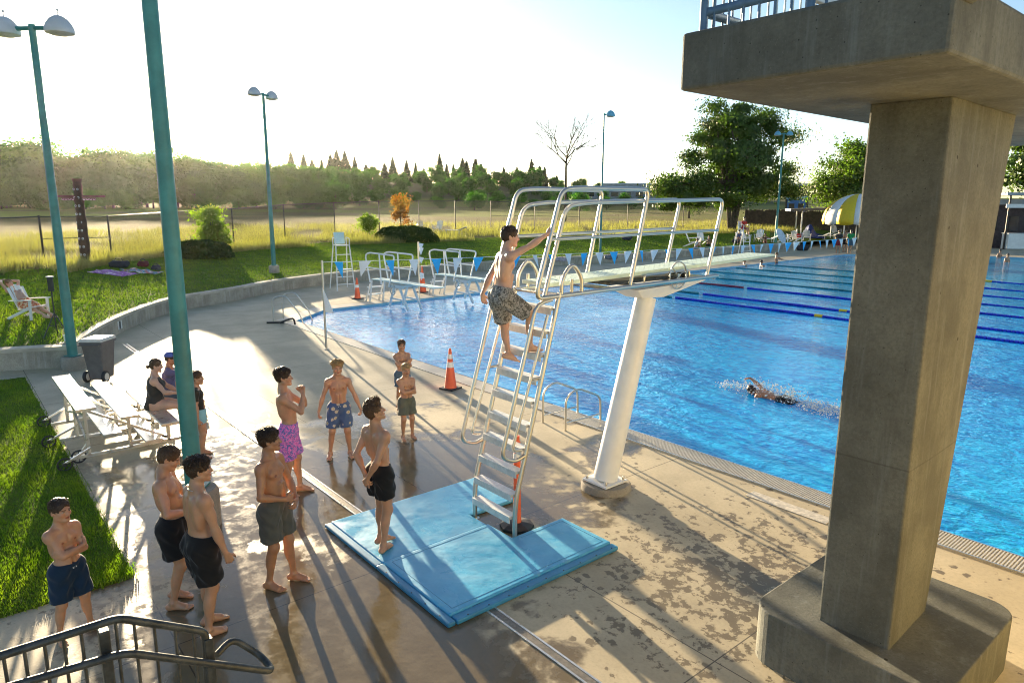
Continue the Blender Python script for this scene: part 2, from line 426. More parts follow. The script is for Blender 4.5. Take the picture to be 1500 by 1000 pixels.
def ter(x, y):
    """height of lawn, field and hill beyond the retaining wall"""
    az = np.arctan2(x, y); az = np.where(az > 0.9, az - 2 * pi, az); r = np.hypot(x, y); s = np.maximum(r - rim_r(az), 0)
    z = np.interp(s, [0, 5, 15, 26, 60, 120, 250], [.5, .72, 1.25, 1.55, 1.8, 2.1, 3.0])
    hill = np.interp(az, [-1.7, -1.35, -.95, -.75, -.6, -.45, .2], [1.0, 1.0, .75, .6, .45, .3, .2])
    return z + hill * np.interp(r, [240, 420, 620, 1500, 4000], [0, 16, 24, 34, 40])
def T(px, py):
    """where the pixel's ray meets the terrain"""
    d = ray(px, py); d = d / math.hypot(d[0], d[1]); lo = None
    for r in np.concatenate([np.arange(18, 120, .25), np.arange(120, 900, 2)]):
        p = CAM + d * r
        az = math.atan2(p[0], p[1])
        if r > rim_r(az) and p[2] < float(ter(p[0], p[1])):
            return np.array([p[0], p[1], float(ter(p[0], p[1]))])
    p = CAM + d * 300; return np.array([p[0], p[1], float(ter(p[0], p[1]))])
def onter(px, r):
    d = ray(px, 300); d = d / math.hypot(d[0], d[1]); x, y = d[0] * r, d[1] * r
    return np.array([x, y, float(ter(x, y))])

def onrim(px, s):
    d = ray(px, 300); az = math.atan2(d[0], d[1]); return onter(px, float(rim_r(az)) + s)
# ground far below everything, reaching the horizon
def ground_mat():
    t = NT('earth'); co = t.coord('World'); t.pbr(t.mix(t.noise(co, .05, 5), (.16, .14, .06), (.26, .22, .09)), .9, spec=.1); return t.m
g = MB(); g.quad((-4000, -4000, -1.6), (4000, -4000, -1.6), (4000, 4000, -1.6), (-4000, 4000, -1.6)); tag(g.build('ground', ground_mat()), kind='structure')

# deck as a sheet with a hole for the pool: triangulated by bmesh
import bmesh
def sheet_with_hole(name, outer, hole, z, m):
    bm = bmesh.new()
    def loop(P): 
        vs_ = [bm.verts.new((p[0], p[1], z)) for p in P]; return [bm.edges.new((vs_[i], vs_[(i + 1) % len(vs_)])) for i in range(len(vs_))]
    e = loop(outer) + loop(hole)
    bmesh.ops.triangle_fill(bm, use_beauty=True, use_dissolve=False, edges=e)
    bmesh.ops.recalc_face_normals(bm, faces=bm.faces)
    for f in bm.faces:
        if f.normal.z < 0: f.normal_flip()
    me = bpy.data.meshes.new(name); bm.to_mesh(me); bm.free()
    return link(name, me, m)
outer = [(-21.0, -40)] + [(p[0] - .15, p[1]) for p in WLS[2:]] + [(p[0] - 2, p[1]) for p in REST] + [(60, -40)]
tag(sheet_with_hole('deck', outer, POOL, 0.0, MT['deck']), kind='structure')

# pool: basin side, water
n = len(POOL)
b = MB()
for i in range(n):
    p, q = POOL[i], POOL[(i + 1) % n]; b.quad((*p, -1.5), (*q, -1.5), (*q, 0), (*p, 0))
b.quad(*[(p[0], p[1], -1.5) for p in POOL])
tag(b.build('pool_basin', M('pool_tile', (.25, .55, .70), .25, 0, .06, 3, coord='World')), kind='structure')
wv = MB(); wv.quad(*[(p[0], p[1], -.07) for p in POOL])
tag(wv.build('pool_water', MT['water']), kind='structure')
# coping: pale strip, dark lip, ribbed overflow grate
POOLR = POOL[:7] + [(-20, 66)]
cp = MB()
cp.box((1.6, 9.02, .003), (48.6, .44, .014))
def off(P, d):
    P = np.array(P, float); out = []
    for i in range(len(P)):
        t = P[min(i + 1, len(P) - 1)] - P[max(i - 1, 0)]; t /= np.linalg.norm(t); out.append(P[i] + d * np.array([-t[1], t[0]]))
    return out
fo = off(POOLR, .7); fi = off(POOLR, -.01)
for i in range(len(POOLR) - 1): cp.quad((*fi[i], .009), (*fi[i + 1], .009), (*fo[i + 1], .009), (*fo[i], .009))
tag(cp.build('pool_coping', M('coping_stone', (.50, .45, .36), .5, 0, .2, 1.5, .15, 60, coord='World')), kind='structure')
o = thing('overflow_lip', 'dark rubber and teal lip along the near edge of the pool', 'pool edge', (1.6, 9.25, 0))
l1 = MB(); l1.box((1.6, 9.265, -.02), (48.8, .05, .055)); l1.build('dark_lip', M('dark_lip', (.02, .025, .03), .35), o, bevel=.008)
l2 = MB(); l2.box((1.6, 9.302, -.055), (48.8, .024, .03)); l2.build('teal_lip', M('teal_lip', (.05, .30, .30), .3), o)
gr = thing('drain_grate', 'ribbed pale overflow grate along the near pool edge', 'grate', (-3, 9, 0))
gb = MB()
for k in range(430):
    x = -9.7 + k * .034
    gb.box((x, 9.02, .017), (.016, .40, .014))
gb.build('ribs', M('grate_ribs', (.52, .50, .45), .4, .1, .1, 20), gr)
gf = MB(); gf.box((-2.4, 9.232, .016), (14.7, .02, .018)); gf.box((-2.4, 8.81, .016), (14.7, .016, .018)); gf.build('grate_frame', MT['alu'], gr)
# depth plate and trench drain
pl = MB(); pl.box((-4.25, 8.42, .005), (1.15, .22, .008)); tag(pl.build('depth_plate', M('worn_pale_plate', (.56, .51, .42), .5, 0, .25, 14), bevel=.003, loc=(-4.25, 8.42, 0)), 'worn pale plate set in the deck beside the grate', 'deck plate')
y0 = float(G(440, 690)[1]); y1 = float(G(765, 955)[1])
td = thing('trench_drain', 'long narrow slotted metal trench drain crossing the deck', 'drain', (-8, y0, 0))
tb = MB()
for k in (-1, 1): tb.box((-8.0, y0 + k * .05, .005), (28, .022, .008))
tb.build('drain_edge', MT['alu'], td)
tb = MB(); tb.box((-8.0, y0, .003), (28, .074, .006)); tb.build('drain_slot', M('drain_slot', (.20, .18, .15), .4, .3, .3, 30), td)

# terrain beyond the wall: strips from the rim outwards (lawn, then dry field, then hill)
def ter_strip(name, s0, s1, ns, m, naz=420):
    az = np.unique(np.concatenate([np.linspace(RIM_AZ[0], RIM_AZ[-1], naz), RIM_AZ])); rr = rim_r(az)
    ss = np.linspace(0, 1, ns) ** 1.8 * (s1 - s0) + s0; V = []
    for s in ss:
        r = rr + s; x = np.sin(az) * r; y = np.cos(az) * r; z = ter(x, y); z = np.where(s <= 0.01, z, z); V.append(np.stack([x, y, z], 1))
    V = np.concatenate(V); k = len(az)
    i, j = np.meshgrid(np.arange(ns - 1), np.arange(k - 1), indexing='ij'); a = (i * k + j).ravel()
    me = mesh_np(V, np.stack([a, a + k, a + k + 1, a + 1], 1)[:, ::-1], smooth=True, name=name); return link(name, me, m)
def lawn_mat(name, c1, c2, s=1.3):
    t = NT(name); co = t.coord('World'); f = t.ramp(t.noise(co, s, 6, .65), .3, .7); c = t.mix(f, c1, c2)
    c = t.mix(t.math('MULTIPLY', t.ramp(t.noise(co, 22, 4, .7), .4, .8), .45), c, mul(c1, .5))
    t.pbr(c, .9, 0, t.bump(t.noise(co, 40, 5, .7), .8, .05), .15); return t.m
MT['lawn'] = lawn_mat('lawn_ground', (.07, .12, .010), (.13, .18, .018))
tag(ter_strip('lawn', 0.0, 13.2, 16, MT['lawn']), kind='structure')
def field_mat():
    t = NT('dry_field'); co = t.coord('World'); X, Y, Z = t.sep(co)
    c = t.mix(t.ramp(t.noise(t.map(co, (1, .35, 1), rot=(0, 0, .7)), .09, 6, .6), .35, .65), (.14, .13, .035), (.23, .19, .065))
    c = t.mix(t.math('MULTIPLY', t.ramp(t.noise(co, 2.0, 5, .7), .4, .7), .4), c, (.13, .11, .035))
    r = t.n("ShaderNodeVectorMath", operation='LENGTH'); t.l(co, r.inputs[0])
    g1 = t.ramp(r.outputs['Value'], 105, 125); gg = t.math('MULTIPLY', g1, t.ramp(t.noise(co, .02, 3), .35, .6))
    c = t.mix(gg, c, (.20, .24, .03)); c = t.mix(t.ramp(r.outputs['Value'], 260, 300), c, (.05, .07, .02))
    t.pbr(c, .95, 0, t.bump(t.noise(co, 6, 6, .7), .9, .15), .1); return t.m
tag(ter_strip('field', 13.2, 1500.0, 60, field_mat()), kind='structure')

# retaining wall
rw = thing('retaining_wall', 'low curving concrete retaining wall holding up the grass bank', 'wall', (-28, 8, 0))
def wall_run(P, prof, m, name, parent):
    P = np.array(P); T_ = np.gradient(P, axis=0); T_ /= np.linalg.norm(T_, axis=1)[:, None]; N = np.stack([T_[:, 1], -T_[:, 0]], 1)
    k = len(prof); V = []; 
    for i in range(len(P)):
        for d, z in prof: V.append((P[i, 0] + N[i, 0] * d, P[i, 1] + N[i, 1] * d, z))
    q = [(i * k + j, i * k + (j + 1) % k, (i + 1) * k + (j + 1) % k, (i + 1) * k + j) for i in range(len(P) - 1) for j in range(k)]
    mb = MB(); mb.v = V; mb.f = q + [tuple(range(k))[::-1], tuple((len(P) - 1) * k + j for j in range(k))]
    return mb.build(name, m, parent)
wall_run(WLS, [(0, -.1), (0, .44), (-.32, .44), (-.32, -.1)], MT['concw'], 'wall_body', rw)
wall_run(WLS, [(.03, .44), (.03, .53), (-.36, .53), (-.36, .44)], M('wall_cap', (.46, .41, .33), .75, 0, .2, 1.5, .3, 50, coord='World'), 'wall_cap', rw)

# lower lawn beside the bleachers, flush with the deck
LX0, LX1, LY1 = -19.1, -7.86, 1.22
lw = MB(); lw.prism([(LX0, -30), (LX1, -30), (LX1, LY1 - .05), (LX1 - .1, LY1), (LX0, LY1)], -.02, .02); tag(lw.build('lower_lawn', MT['lawn']), kind='structure')

def blades(P, h, w, r_, lean=.5, tint=None):
    n = len(P); a = r_.uniform(0, 2 * pi, n); hh = h * r_.uniform(.55, 1.25, n); d = np.stack([np.cos(a), np.sin(a), np.zeros(n)], 1) * (w / 2)
    b = r_.uniform(0, 2 * pi, n); ln = r_.uniform(.1, 1, n) * lean * hh
    tip = P + np.stack([np.cos(b) * ln, np.sin(b) * ln, hh], 1)
    V = np.stack([P - d, P + d, tip], 1).reshape(-1, 3); return V, np.arange(3 * n).reshape(-1, 3)
nb = 170000
u = rng.random(nb); x = LX1 - (LX1 - LX0) * u ** 1.35; y = LY1 - 7.5 * rng.random(nb) ** 1.1
pt = np.stack([x + .03 * rng.normal(size=nb), y + .03 * rng.normal(size=nb), np.full(nb, .01)], 1)
cl = np.sin(x * 3.1 + np.sin(y * 2.3)) * np.sin(y * 3.7 + x * 1.1)
V, f = blades(pt, .05, .012, rng, .9); V[2::3, 2] += .012 * cl
tag(link('lower_lawn_grass', mesh_np(V, tris=f), MT['lawn_blade']), 'short green grass growing on the lower lawn patch', 'grass', kind='stuff')
nb = 130000
az = rng.uniform(-1.58, -.52, nb); s = 14.5 * rng.random(nb) ** .8; r = rim_r(az) + .4 + s; x = np.sin(az) * r; y = np.cos(az) * r
V, f = blades(np.stack([x, y, ter(x, y) - .005], 1), .075, .028, rng, .9)
tag(link('bank_lawn_grass', mesh_np(V, tris=f), MT['lawn_blade']), 'mown grass on the sunlit bank above the wall', 'grass', kind='stuff')
nb = 62000
az = rng.uniform(-1.6, -.45, nb); s = 13.0 + 30 * rng.random(nb) ** 2.2; r = rim_r(az) + s; x = np.sin(az) * r; y = np.cos(az) * r
dens = np.sin(x * .7 + np.sin(y * .5) * 2) + np.sin(y * .9 + x * .3); keep = dens > -.9 * rng.random(nb) - .2
x, y = x[keep], y[keep]
V, f = blades(np.stack([x, y, ter(x, y)], 1), .52, .030, rng, .55)
tag(link('dry_field_grass', mesh_np(V, tris=f), MT['gold_blade']), 'tall golden dry grass standing along the fence', 'grass', kind='stuff')

# ================================================================== trees
def leaf_cards(P, size, r_, N=None):
    n = len(P); a = r_.normal(size=(n, 3))
    if N is not None: N = N + r_.normal(0, .35, (n, 3)); N /= np.linalg.norm(N, axis=1)[:, None]; a -= N * (a * N).sum(1)[:, None]
    a /= np.linalg.norm(a, axis=1)[:, None]
    b = r_.normal(size=(n, 3)) if N is None else np.cross(N, a); b -= a * (a * b).sum(1)[:, None]; b /= np.linalg.norm(b, axis=1)[:, None]
    s = size * r_.uniform(.6, 1.35, (n, 1))
    V = np.stack([P - a * s * .5, P + b * s * .32, P + a * s * .5, P - b * s * .32], 1).reshape(-1, 3)
    return V, np.arange(4 * n).reshape(-1, 4)
def crown_pts(r_, n_cl, n_lf, c, rad3, clr, shell=.55, droop=0):
    C = []
    while len(C) < n_cl:
        p = r_.normal(size=3); p /= np.linalg.norm(p); q = p * (shell + (1 - shell) * r_.random() ** .6)
        q *= .8 + .3 * math.sin(3 * p[0] + 1.7) * math.cos(2.5 * p[1] + p[2] * 2)
        if q[2] < -.75: continue
        C.append(np.array(c) + q * np.array(rad3))
    C = np.array(C); P = []
    for ctr in C:
        m = max(4, int(n_lf * r_.uniform(.5, 1.5))); d = r_.normal(size=(m, 3)); d /= np.linalg.norm(d, axis=1)[:, None]
        sc_ = clr * r_.uniform(.5, 1.35); P.append(ctr + r_.normal(size=(m, 3)) * sc_ * .52 * np.array([1.25, 1.25, .62]) + d * sc_ * .18)
    return C, np.concatenate(P)
def out_n(C, P, c):
    N = np.zeros_like(P); best = np.full(len(P), 1e9)
    for q in C:
        d = P - q; l = (d * d).sum(1); m = l < best; best[m] = l[m]; N[m] = d[m] / np.sqrt(np.maximum(l[m], 1e-6))[:, None]
    e = P - np.array(c); e /= np.maximum(np.linalg.norm(e, axis=1), 1e-6)[:, None]; return N * .8 + e * .6
def make_tree(name, label, cat, loc, h, spread, trunk_r, n_cl, n_lf, leaf, mat_, seed, group=None, c_z=.62, r_z=.40, limbs=14, shell=.5, clr=None, forks=1, bark='bark', lobes=()):
    r_ = np.random.default_rng(seed); t = thing(name, label, cat, loc, 0, group); L = np.array(t.location)
    C, P = crown_pts(r_, n_cl, n_lf, (0, 0, c_z * h), (spread, spread, r_z * h), clr or spread * .24, shell)
    for (lx, ly, lz, lr, lh, ln) in lobes:
        C2, P2 = crown_pts(r_, ln, n_lf, (lx, ly, lz * h), (lr, lr, lh * h), clr or spread * .24, shell); C = np.concatenate([C, C2]); P = np.concatenate([P, P2])
    V, q = leaf_cards(P, leaf, r_, out_n(C, P, (0, 0, c_z * h * .8)) if mat_ in ('leaf_wood', 'leaf_oak', 'leaf_mid') else None); link('crown', mesh_np(V, q, name='crown'), MT[mat_], t)
    tr = MB()
    for k in range(forks):
        dx, dy = r_.normal(0, .04 * h * (forks > 1), 2); top_ = np.array([dx * 2, dy * 2, h * .68])
        pts = [np.array([dx * .1, dy * .1, -.1]), np.array([dx * .5, dy * .5, h * .22]), np.array([dx * 1.2, dy * 1.2, h * .45]), top_]
        tr.tube([L + p for p in pts], [trunk_r * 1.15 / forks ** .5, trunk_r * .85 / forks ** .5, trunk_r * .55, trunk_r * .2], 8)
        for j in r_.choice(len(C), min(limbs, len(C)), False):
            t0 = r_.uniform(.25, .75); st = pts[1] * (1 - t0) + pts[2] * t0; e = C[j]; mid = (st + e) / 2 + np.array([0, 0, .04 * h]) + r_.normal(0, .02 * h, 3)
            tr.tube([L + st, L + mid, L + e], [trunk_r * .38, trunk_r * .22, trunk_r * .06], 5)
    tr.build('trunk', MT[bark], t, True, auto=False)
    return t
def conifer(name, label, cat, loc, h, spread, seed, group=None, n=1500, leaf=.9):
    r_ = np.random.default_rng(seed); t = thing(name, label, cat, loc, 0, group); L = np.array(t.location); P = []
    for k in range(int(n)):
        u = r_.random() ** .6; z = h * (.12 + .88 * (1 - u)); lay = abs(((z / h) * 9 + .8 * sin(k * .01)) % 1 - .5) * 2
        R_ = spread * u * (.55 + .45 * lay) * r_.uniform(.6, 1.1); a = r_.uniform(0, 2 * pi); P.append((R_ * cos(a), R_ * sin(a), z - .25 * R_))
    V, q = leaf_cards(np.array(P), leaf, r_); link('crown', mesh_np(V, q, name='crown'), MT['needle'], t)
    tr = MB(); tr.tube([L + np.array([0, 0, -.3]), L + np.array([0, 0, h * .98])], [h * .018, h * .003], 6); tr.build('trunk', MT['bark'], t, True, auto=False)
    return t

# the wooded hillside: individual trees, copies of a few
sky_px = [(-80, 205), (0, 202), (50, 196), (100, 216), (130, 206), (165, 214), (205, 210), (260, 217), (300, 222), (360, 229), (420, 237), (500, 241), (560, 246), (620, 245), (700, 243), (760, 245), (840, 258), (900, 265), (960, 272), (1010, 280)]
sx_, sy_ = zip(*sky_px)
GW = 'broadleaf trees covering the far hillside'; LW = 'leafy green tree among the woods on the far hillside'
protos = [make_tree('woodland_tree', LW, 'tree', (0, 0, 0), 10, 3.9 + .45 * k, .28, 34, 150, .62, 'leaf_wood', 100 + k, GW, .52, .50, 5, .45, 1.75) for k in range(6)]
GC = 'conifers on the far skyline'; LC = 'dark pointed conifer on the far wooded skyline'
cprotos = [conifer('conifer_tree', LC, 'tree', (0, 0, 0), 16, 4.0 + .9 * k, 200 + k, GC, 1500, 1.2) for k in range(3)]
used = set()
def plant(protos_, x, y, z, sc, rz):
    k = random.randrange(len(protos_)); o = protos_[k]
    if (id(protos_), k) in used: o = copy_tree(o)
    used.add((id(protos_), k)); o.location = (x, y, z); o.scale = (sc * random.uniform(.85, 1.2),) * 2 + (sc,); o.rotation_euler = (0, 0, rz); return o
ntree = 0
for row, (r0, frac) in enumerate(((225, .92), (270, .55), (315, .30), (365, .12), (420, 0.0))):
    px = -90 + row * 7
    while px < 1010:
        kk = min(1, max(0, (px - 350) / 250)); r = (r0 * kk + (190 + (r0 - 235) * .40) * (1 - kk)) * random.uniform(.97, 1.03); ys = np.interp(px, sx_, sy_); base = 297 if px < 640 else 294
        yt = ys + (base - ys) * frac * random.uniform(.75, 1.15) + (random.uniform(-1.5, 5) if frac else random.uniform(-5, 9))
        p = onter(px, r); zt = topz(p[0], p[1], yt); hgt = zt - p[2] + .5
        if 3 < hgt:
            hgt = min(hgt, 26); plant(protos, p[0], p[1], zt - hgt, hgt / 10.0, random.uniform(0, 6.28)); ntree += 1
        px += random.uniform(24, 38)
for px, yt in ((430, 225), (448, 228), (460, 226), (474, 231), (487, 222), (496, 221), (508, 223), (522, 232), (565, 236), (577, 231), (597, 230), (610, 236), (622, 238), (645, 228), (655, 236), (665, 238), (678, 229), (684, 232), (697, 235), (705, 233), (738, 238), (757, 236), (778, 230), (790, 240), (797, 242), (815, 252), (742, 247), (538, 240)):
    p = onter(px, 450 + random.uniform(-15, 15)); zt = topz(p[0], p[1], yt + random.uniform(-4, 10)); hgt = random.uniform(13, 27); plant(cprotos, p[0], p[1], zt - hgt, hgt / 16.0, random.uniform(0, 6.28))
# lone bushes in front of the woods
for px, yt, r in ((492, 262, 200), (695, 280, 190), (850, 280, 185), (445, 268, 205)):
    p = onter(px, r); zt = topz(p[0], p[1], yt); hgt = max(2.5, zt - p[2])
    o = plant(protos, p[0], p[1], p[2] - .1 * hgt, hgt / 9.0, random.uniform(0, 6.28)); o['label'] = 'lone pale green bush at the far edge of the dry field'; o['group'] = 'bushes at the edge of the field'

# big tree by the shallow end, second tree and the tree behind the tower
bt = onter(1074, 76); zt = topz(bt[0], bt[1], 143)
make_tree('broadleaf_tree', 'big dense dark green tree with forking trunk beyond the pool', 'tree', bt, zt - bt[2], 6.6, .42, 58, 720, .27, 'leaf_oak', 11, None, .64, .36, 18, .5, 1.15, 3, lobes=((-rt[0] * 5.5, -rt[1] * 5.5, .30, 3.6, .20, 15), (rt[0] * 3.5, rt[1] * 3.5, .36, 4.2, .24, 15), (0, 0, .28, 4.0, .16, 8)))
b2 = onter(1245, 84); zt = topz(b2[0], b2[1], 200)
make_tree('broadleaf_tree', 'lighter green airy tree rising beside the striped umbrella', 'tree', b2, zt - b2[2], 4.9, .25, 80, 300, .27, 'leaf_mid', 12, None, .55, .46, 12, .3, 1.1, 1)
b3 = ATR(1530, 330, 105); b3[2] = 0.5; zt = topz(b3[0], b3[1], 168)
make_tree('broadleaf_tree', 'dark tree behind the brick building right of the pillar', 'tree', b3, zt - .5, 7, .35, 90, 200, .5, 'leaf_oak', 13, None, .6, .42, 8, .3, 1.6)
b4 = onter(1010, 118); make_tree('broadleaf_tree', 'rounded tree whose branches touch the golden field behind the big tree', 'tree', b4, topz(b4[0], b4[1], 262) - b4[2], 4.0, .2, 60, 160, .4, 'leaf_oak', 16, None, .55, .45, 8, .3, 1.1)
# small trees and shrubs by the fence
p = T(312, 372); zt = topz(p[0], p[1], 294)
make_tree('young_tree', 'small bright green young tree glowing beside the fence', 'tree', p, zt - p[2], 1.0, .06, 44, 90, .15, 'leaf_bright', 21, None, .48, .38, 8, .2, .34, lobes=((.1, 0, .80, .42, .17, 12), (0, 0, .25, 1.15, .2, 26)))
p = T(588, 352); zt = topz(p[0], p[1], 275)
make_tree('young_tree', 'small tree with orange and red leaves behind the round hedge', 'tree', p, zt - p[2], .95, .05, 60, 26, .17, 'leaf_orange', 22, None, .6, .44, 8, .1, .26)
p = T(541, 346); make_tree('shrub', 'light green spiky shrub left of the round hedge', 'shrub', p, topz(p[0], p[1], 305) - p[2], 1.0, .04, 40, 60, .16, 'leaf_bright', 23, None, .5, .5, 6, .2, .3)
def hedge(name, label, px, py, w, hgt, seed, m='leaf_hedge'):
    p = T(px, py); r_ = np.random.default_rng(seed); t = thing(name, label, 'hedge', p)
    n = 9000; d = r_.normal(size=(n, 3)); d[:, 2] = abs(d[:, 2]); d /= np.linalg.norm(d, axis=1)[:, None]
    d *= (1 - .14 * r_.random((n, 1)) + .09 * np.sin(d[:, :1] * 7 + seed) * np.cos(d[:, 1:2] * 6 + d[:, 2:] * 5))
    P = np.sign(d) * abs(d) ** np.array([1, 1, .8]) * np.array([w, w * .6, hgt]); a = math.atan2(-p[1], -p[0]) + pi / 2
    P = P @ np.array([[cos(a), sin(a), 0], [-sin(a), cos(a), 0], [0, 0, 1]])
    V, q = leaf_cards(P, .15, r_); link('foliage', mesh_np(V, q, name='foliage'), MT[m], t)
    c = MB(); L = np.array(t.location)
    for k in range(5):
        e = P[r_.integers(n)] * .8; c.tube([L, L + e * .5 + np.array([0, 0, .1]), L + e], [.03, .02, .01], 5)
    c.build('branches', MT['bark'], t)
hedge('hedge', 'dark rounded shrub at the foot of the young green tree', 292, 378, 1.75, .95, 31)
hedge('hedge', 'broad dark dome shaped hedge beside the white chairs', 600, 354, 2.1, 1.15, 32)
hedge('hedge', 'low dark hedge left of the broad dome hedge', 575, 352, 1.3, 1.0, 33)
# bare tree
def bare_tree(loc, h, seed):
    r_ = np.random.default_rng(seed); t = thing('bare_tree', 'leafless dead tree standing in the golden field', 'tree', loc); L = np.array(t.location); mb = MB(); br = MB()
    mb.tube([L, L + np.array([.05, 0, h * .25]), L + np.array([-.05, .05, h * .5]), L + np.array([.1, 0, h * .62])], [.2, .17, .13, .1], 7)
    def rec(p, d, ln, rr, dep):
        mid = p + d * ln * .5 + r_.normal(0, .04 * ln, 3); e = p + d * ln; br.tube([p, mid, e], [rr, rr * .75, rr * .5], 5)
        if dep == 0: return
        for k in range(3 if dep > 1 else 4):
            nd = d + r_.normal(0, .42, 3) + np.array([0, 0, .08]); nd /= np.linalg.norm(nd); rec(p + (e - p) * r_.uniform(.55, 1), nd, ln * r_.uniform(.55, .8), rr * .55, dep - 1)
    for k in range(8):
        a = k * 2.4; z = r_.uniform(.42, .62); d = np.array([cos(a) * .75, sin(a) * .75, r_.uniform(.5, 1.1)]); d /= np.linalg.norm(d); rec(L + np.array([0, 0, h * z]), d, h * .24, .085, 3)
    mb.build('trunk', MT['bark'], t, True, auto=False); br.build('branches', MT['bark'], t, True, auto=False)
p = onter(828, 92); bare_tree(p, topz(p[0], p[1], 165) - p[2], 5)

# ================================================================== chain-link fence
FP = [(-70, 397, 328), (-10, 390, 326), (65, 382, 323), (164, 378, 317), (250, 368, 311), (343, 360, 306), (418, 352, 300), (491, 344, 297), (556, 341, 295), (614, 340, 294.7), (667, 338.5, 294.5), (719, 337, 295), (783, 335.5, 297), (848, 334, 301), (919, 333, 300), (1000, 332, 302), (1095, 331, 304)]
fe = thing('chain_link_fence', 'tall chain link fence on dark posts along the dry field', 'fence', (-40, 20, 0))
pts = []
for px, pb, pt_ in FP:
    q = T(px, pb); pts.append((q[0], q[1], q[2], min(max(topz(q[0], q[1], pt_), q[2] + 2.0), q[2] + 3.2)))
for (x, y, z, t_) in pts:
    m = MB(); m.tube([(x, y, z - .1), (x, y, t_ + .06)], .045, 8); m.build('post', MT['darkmetal'], fe, True)
m = MB(); m.tube([(x, y, t_) for x, y, z, t_ in pts], .03, 6); m.build('top_rail', MT['galv'], fe, True)
m = MB(); m.tube([(x, y, z + .06) for x, y, z, t_ in pts], .012, 5); m.build('bottom_wire', MT['darkmetal'], fe)
m = MB(); m.tube([(x, y, z + (t_ - z) * .5) for x, y, z, t_ in pts[2:4]], .02, 5); m.tube([(x, y, z + (t_ - z) * .5) for x, y, z, t_ in pts[11:14]], .02, 5); m.build('mid_rail', MT['galv'], fe)
V = []; q = []
for i in range(len(pts) - 1):
    a, b_ = np.array(pts[i]), np.array(pts[i + 1]); L = np.hypot(*(b_ - a)[:2]); hh = ((a[3] - a[2]) + (b_[3] - b_[2])) / 2; st = .075; w = .0045
    for k in range(int(-hh / st), int((L + 0) / st) + 1):
        for sg in (0, 1):
            u0, v0, u1, v1 = k * st, 0.0, k * st + hh, hh
            if u0 < 0: v0 -= u0; u0 = 0
            if u1 > L: v1 -= (u1 - L); u1 = L
            if u1 <= u0 or v1 <= v0: continue
            if sg: v0, v1 = hh - v0, hh - v1
            def P_(u_, v_):
                t = u_ / L; c = a + (b_ - a) * t; return np.array([c[0], c[1], c[2] + (c[3] - c[2]) * v_ / hh])
            A, B = P_(u0, v0), P_(u1, v1); nrm = np.array([-(b_ - a)[1], (b_ - a)[0], 0]); nrm = nrm / np.linalg.norm(nrm) * w; upz = np.array([0, 0, w * 1.3])
            o = len(V); V += [A - upz, A + upz + nrm, A + upz - nrm, B - upz, B + upz + nrm, B + upz - nrm]
            q += [(o, o + 1, o + 4, o + 3), (o + 1, o + 2, o + 5, o + 4), (o + 2, o, o + 3, o + 5)]
link('mesh_wire', mesh_np(np.array(V) - np.array(fe.location), np.array(q)), MT['darkmetal'], fe)

# ================================================================== diving tower (concrete)
BX0, BX1, BY0, BY1, BZ = -2.90, -1.33, 5.20, 6.98, 0.50
tw = thing('diving_tower', 'massive raw concrete diving tower pillar with overhanging platform', 'diving tower', (-2.1, 6.1, 0))
def round_poly(x0, x1, y0, y1, r, n=8):
    P = []
    for cx, cy, a0 in ((x1 - r, y0 + r, -pi / 2), (x1 - r, y1 - r, 0), (x0 + r, y1 - r, pi / 2), (x0 + r, y0 + r, pi)):
        for k in range(n + 1): a = a0 + pi / 2 * k / n; P.append((cx + r * cos(a), cy + r * sin(a)))
    return P
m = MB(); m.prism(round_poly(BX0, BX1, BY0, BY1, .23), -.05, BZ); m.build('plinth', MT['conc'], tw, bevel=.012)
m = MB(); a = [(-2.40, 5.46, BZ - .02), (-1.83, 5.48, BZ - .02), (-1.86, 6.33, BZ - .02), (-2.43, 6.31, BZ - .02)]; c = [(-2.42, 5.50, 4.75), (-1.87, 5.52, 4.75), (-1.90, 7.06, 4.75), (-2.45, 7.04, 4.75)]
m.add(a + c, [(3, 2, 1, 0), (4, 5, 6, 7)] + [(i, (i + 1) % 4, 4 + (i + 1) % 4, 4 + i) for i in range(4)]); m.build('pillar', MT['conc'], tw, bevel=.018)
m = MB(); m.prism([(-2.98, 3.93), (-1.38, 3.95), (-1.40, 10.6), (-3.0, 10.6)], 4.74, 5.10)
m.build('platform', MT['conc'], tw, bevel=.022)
m = MB(); m.prism([(1.0, 2.6), (1.25, 2.6), (1.25, 11.0), (1.0, 11.0)], -.05, 4.5); m.build('bounce_wall', MT['buff'], tw, bevel=.02)  # unseen wall, added to bounce warm sunlight onto the pillar's right face
m = MB()
P_ = [(-1.375, 4.02), (-.2, 4.02), (-.2, 5.2), (-1.375, 5.2)]
m.add([(-1.377, 4.0, 4.99), (.99, 4.0, 6.45), (.99, 4.0, 6.85), (-1.377, 4.0, 5.42), (-1.377, 4.16, 4.99), (.99, 4.16, 6.45), (.99, 4.16, 6.85), (-1.377, 4.16, 5.42)], [(0, 1, 2, 3), (7, 6, 5, 4), (0, 4, 5, 1), (1, 5, 6, 2), (2, 6, 7, 3), (3, 7, 4, 0)])
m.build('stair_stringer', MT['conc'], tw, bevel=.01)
rl = thing('platform_railing', 'blue grey steel railing with thin pickets along the tower platform', 'railing', (-2.9, 4.0, 5.1))
m = MB()
RX0, RY = -2.88, 4.02
for x in (-2.88, -2.16, -1.50): m.tube([(x, RY, 5.09), (x, RY, 6.15)], .028, 10)
for y in (5.4, 6.8, 8.2, 9.6): m.tube([(RX0, y, 5.09), (RX0, y, 6.15)], .028, 10)
m.build('post', M('blue_grey_steel', (.10, .17, .26), .45, .3, .2, 8), rl, True); BG = bpy.data.materials['blue_grey_steel']
m = MB()
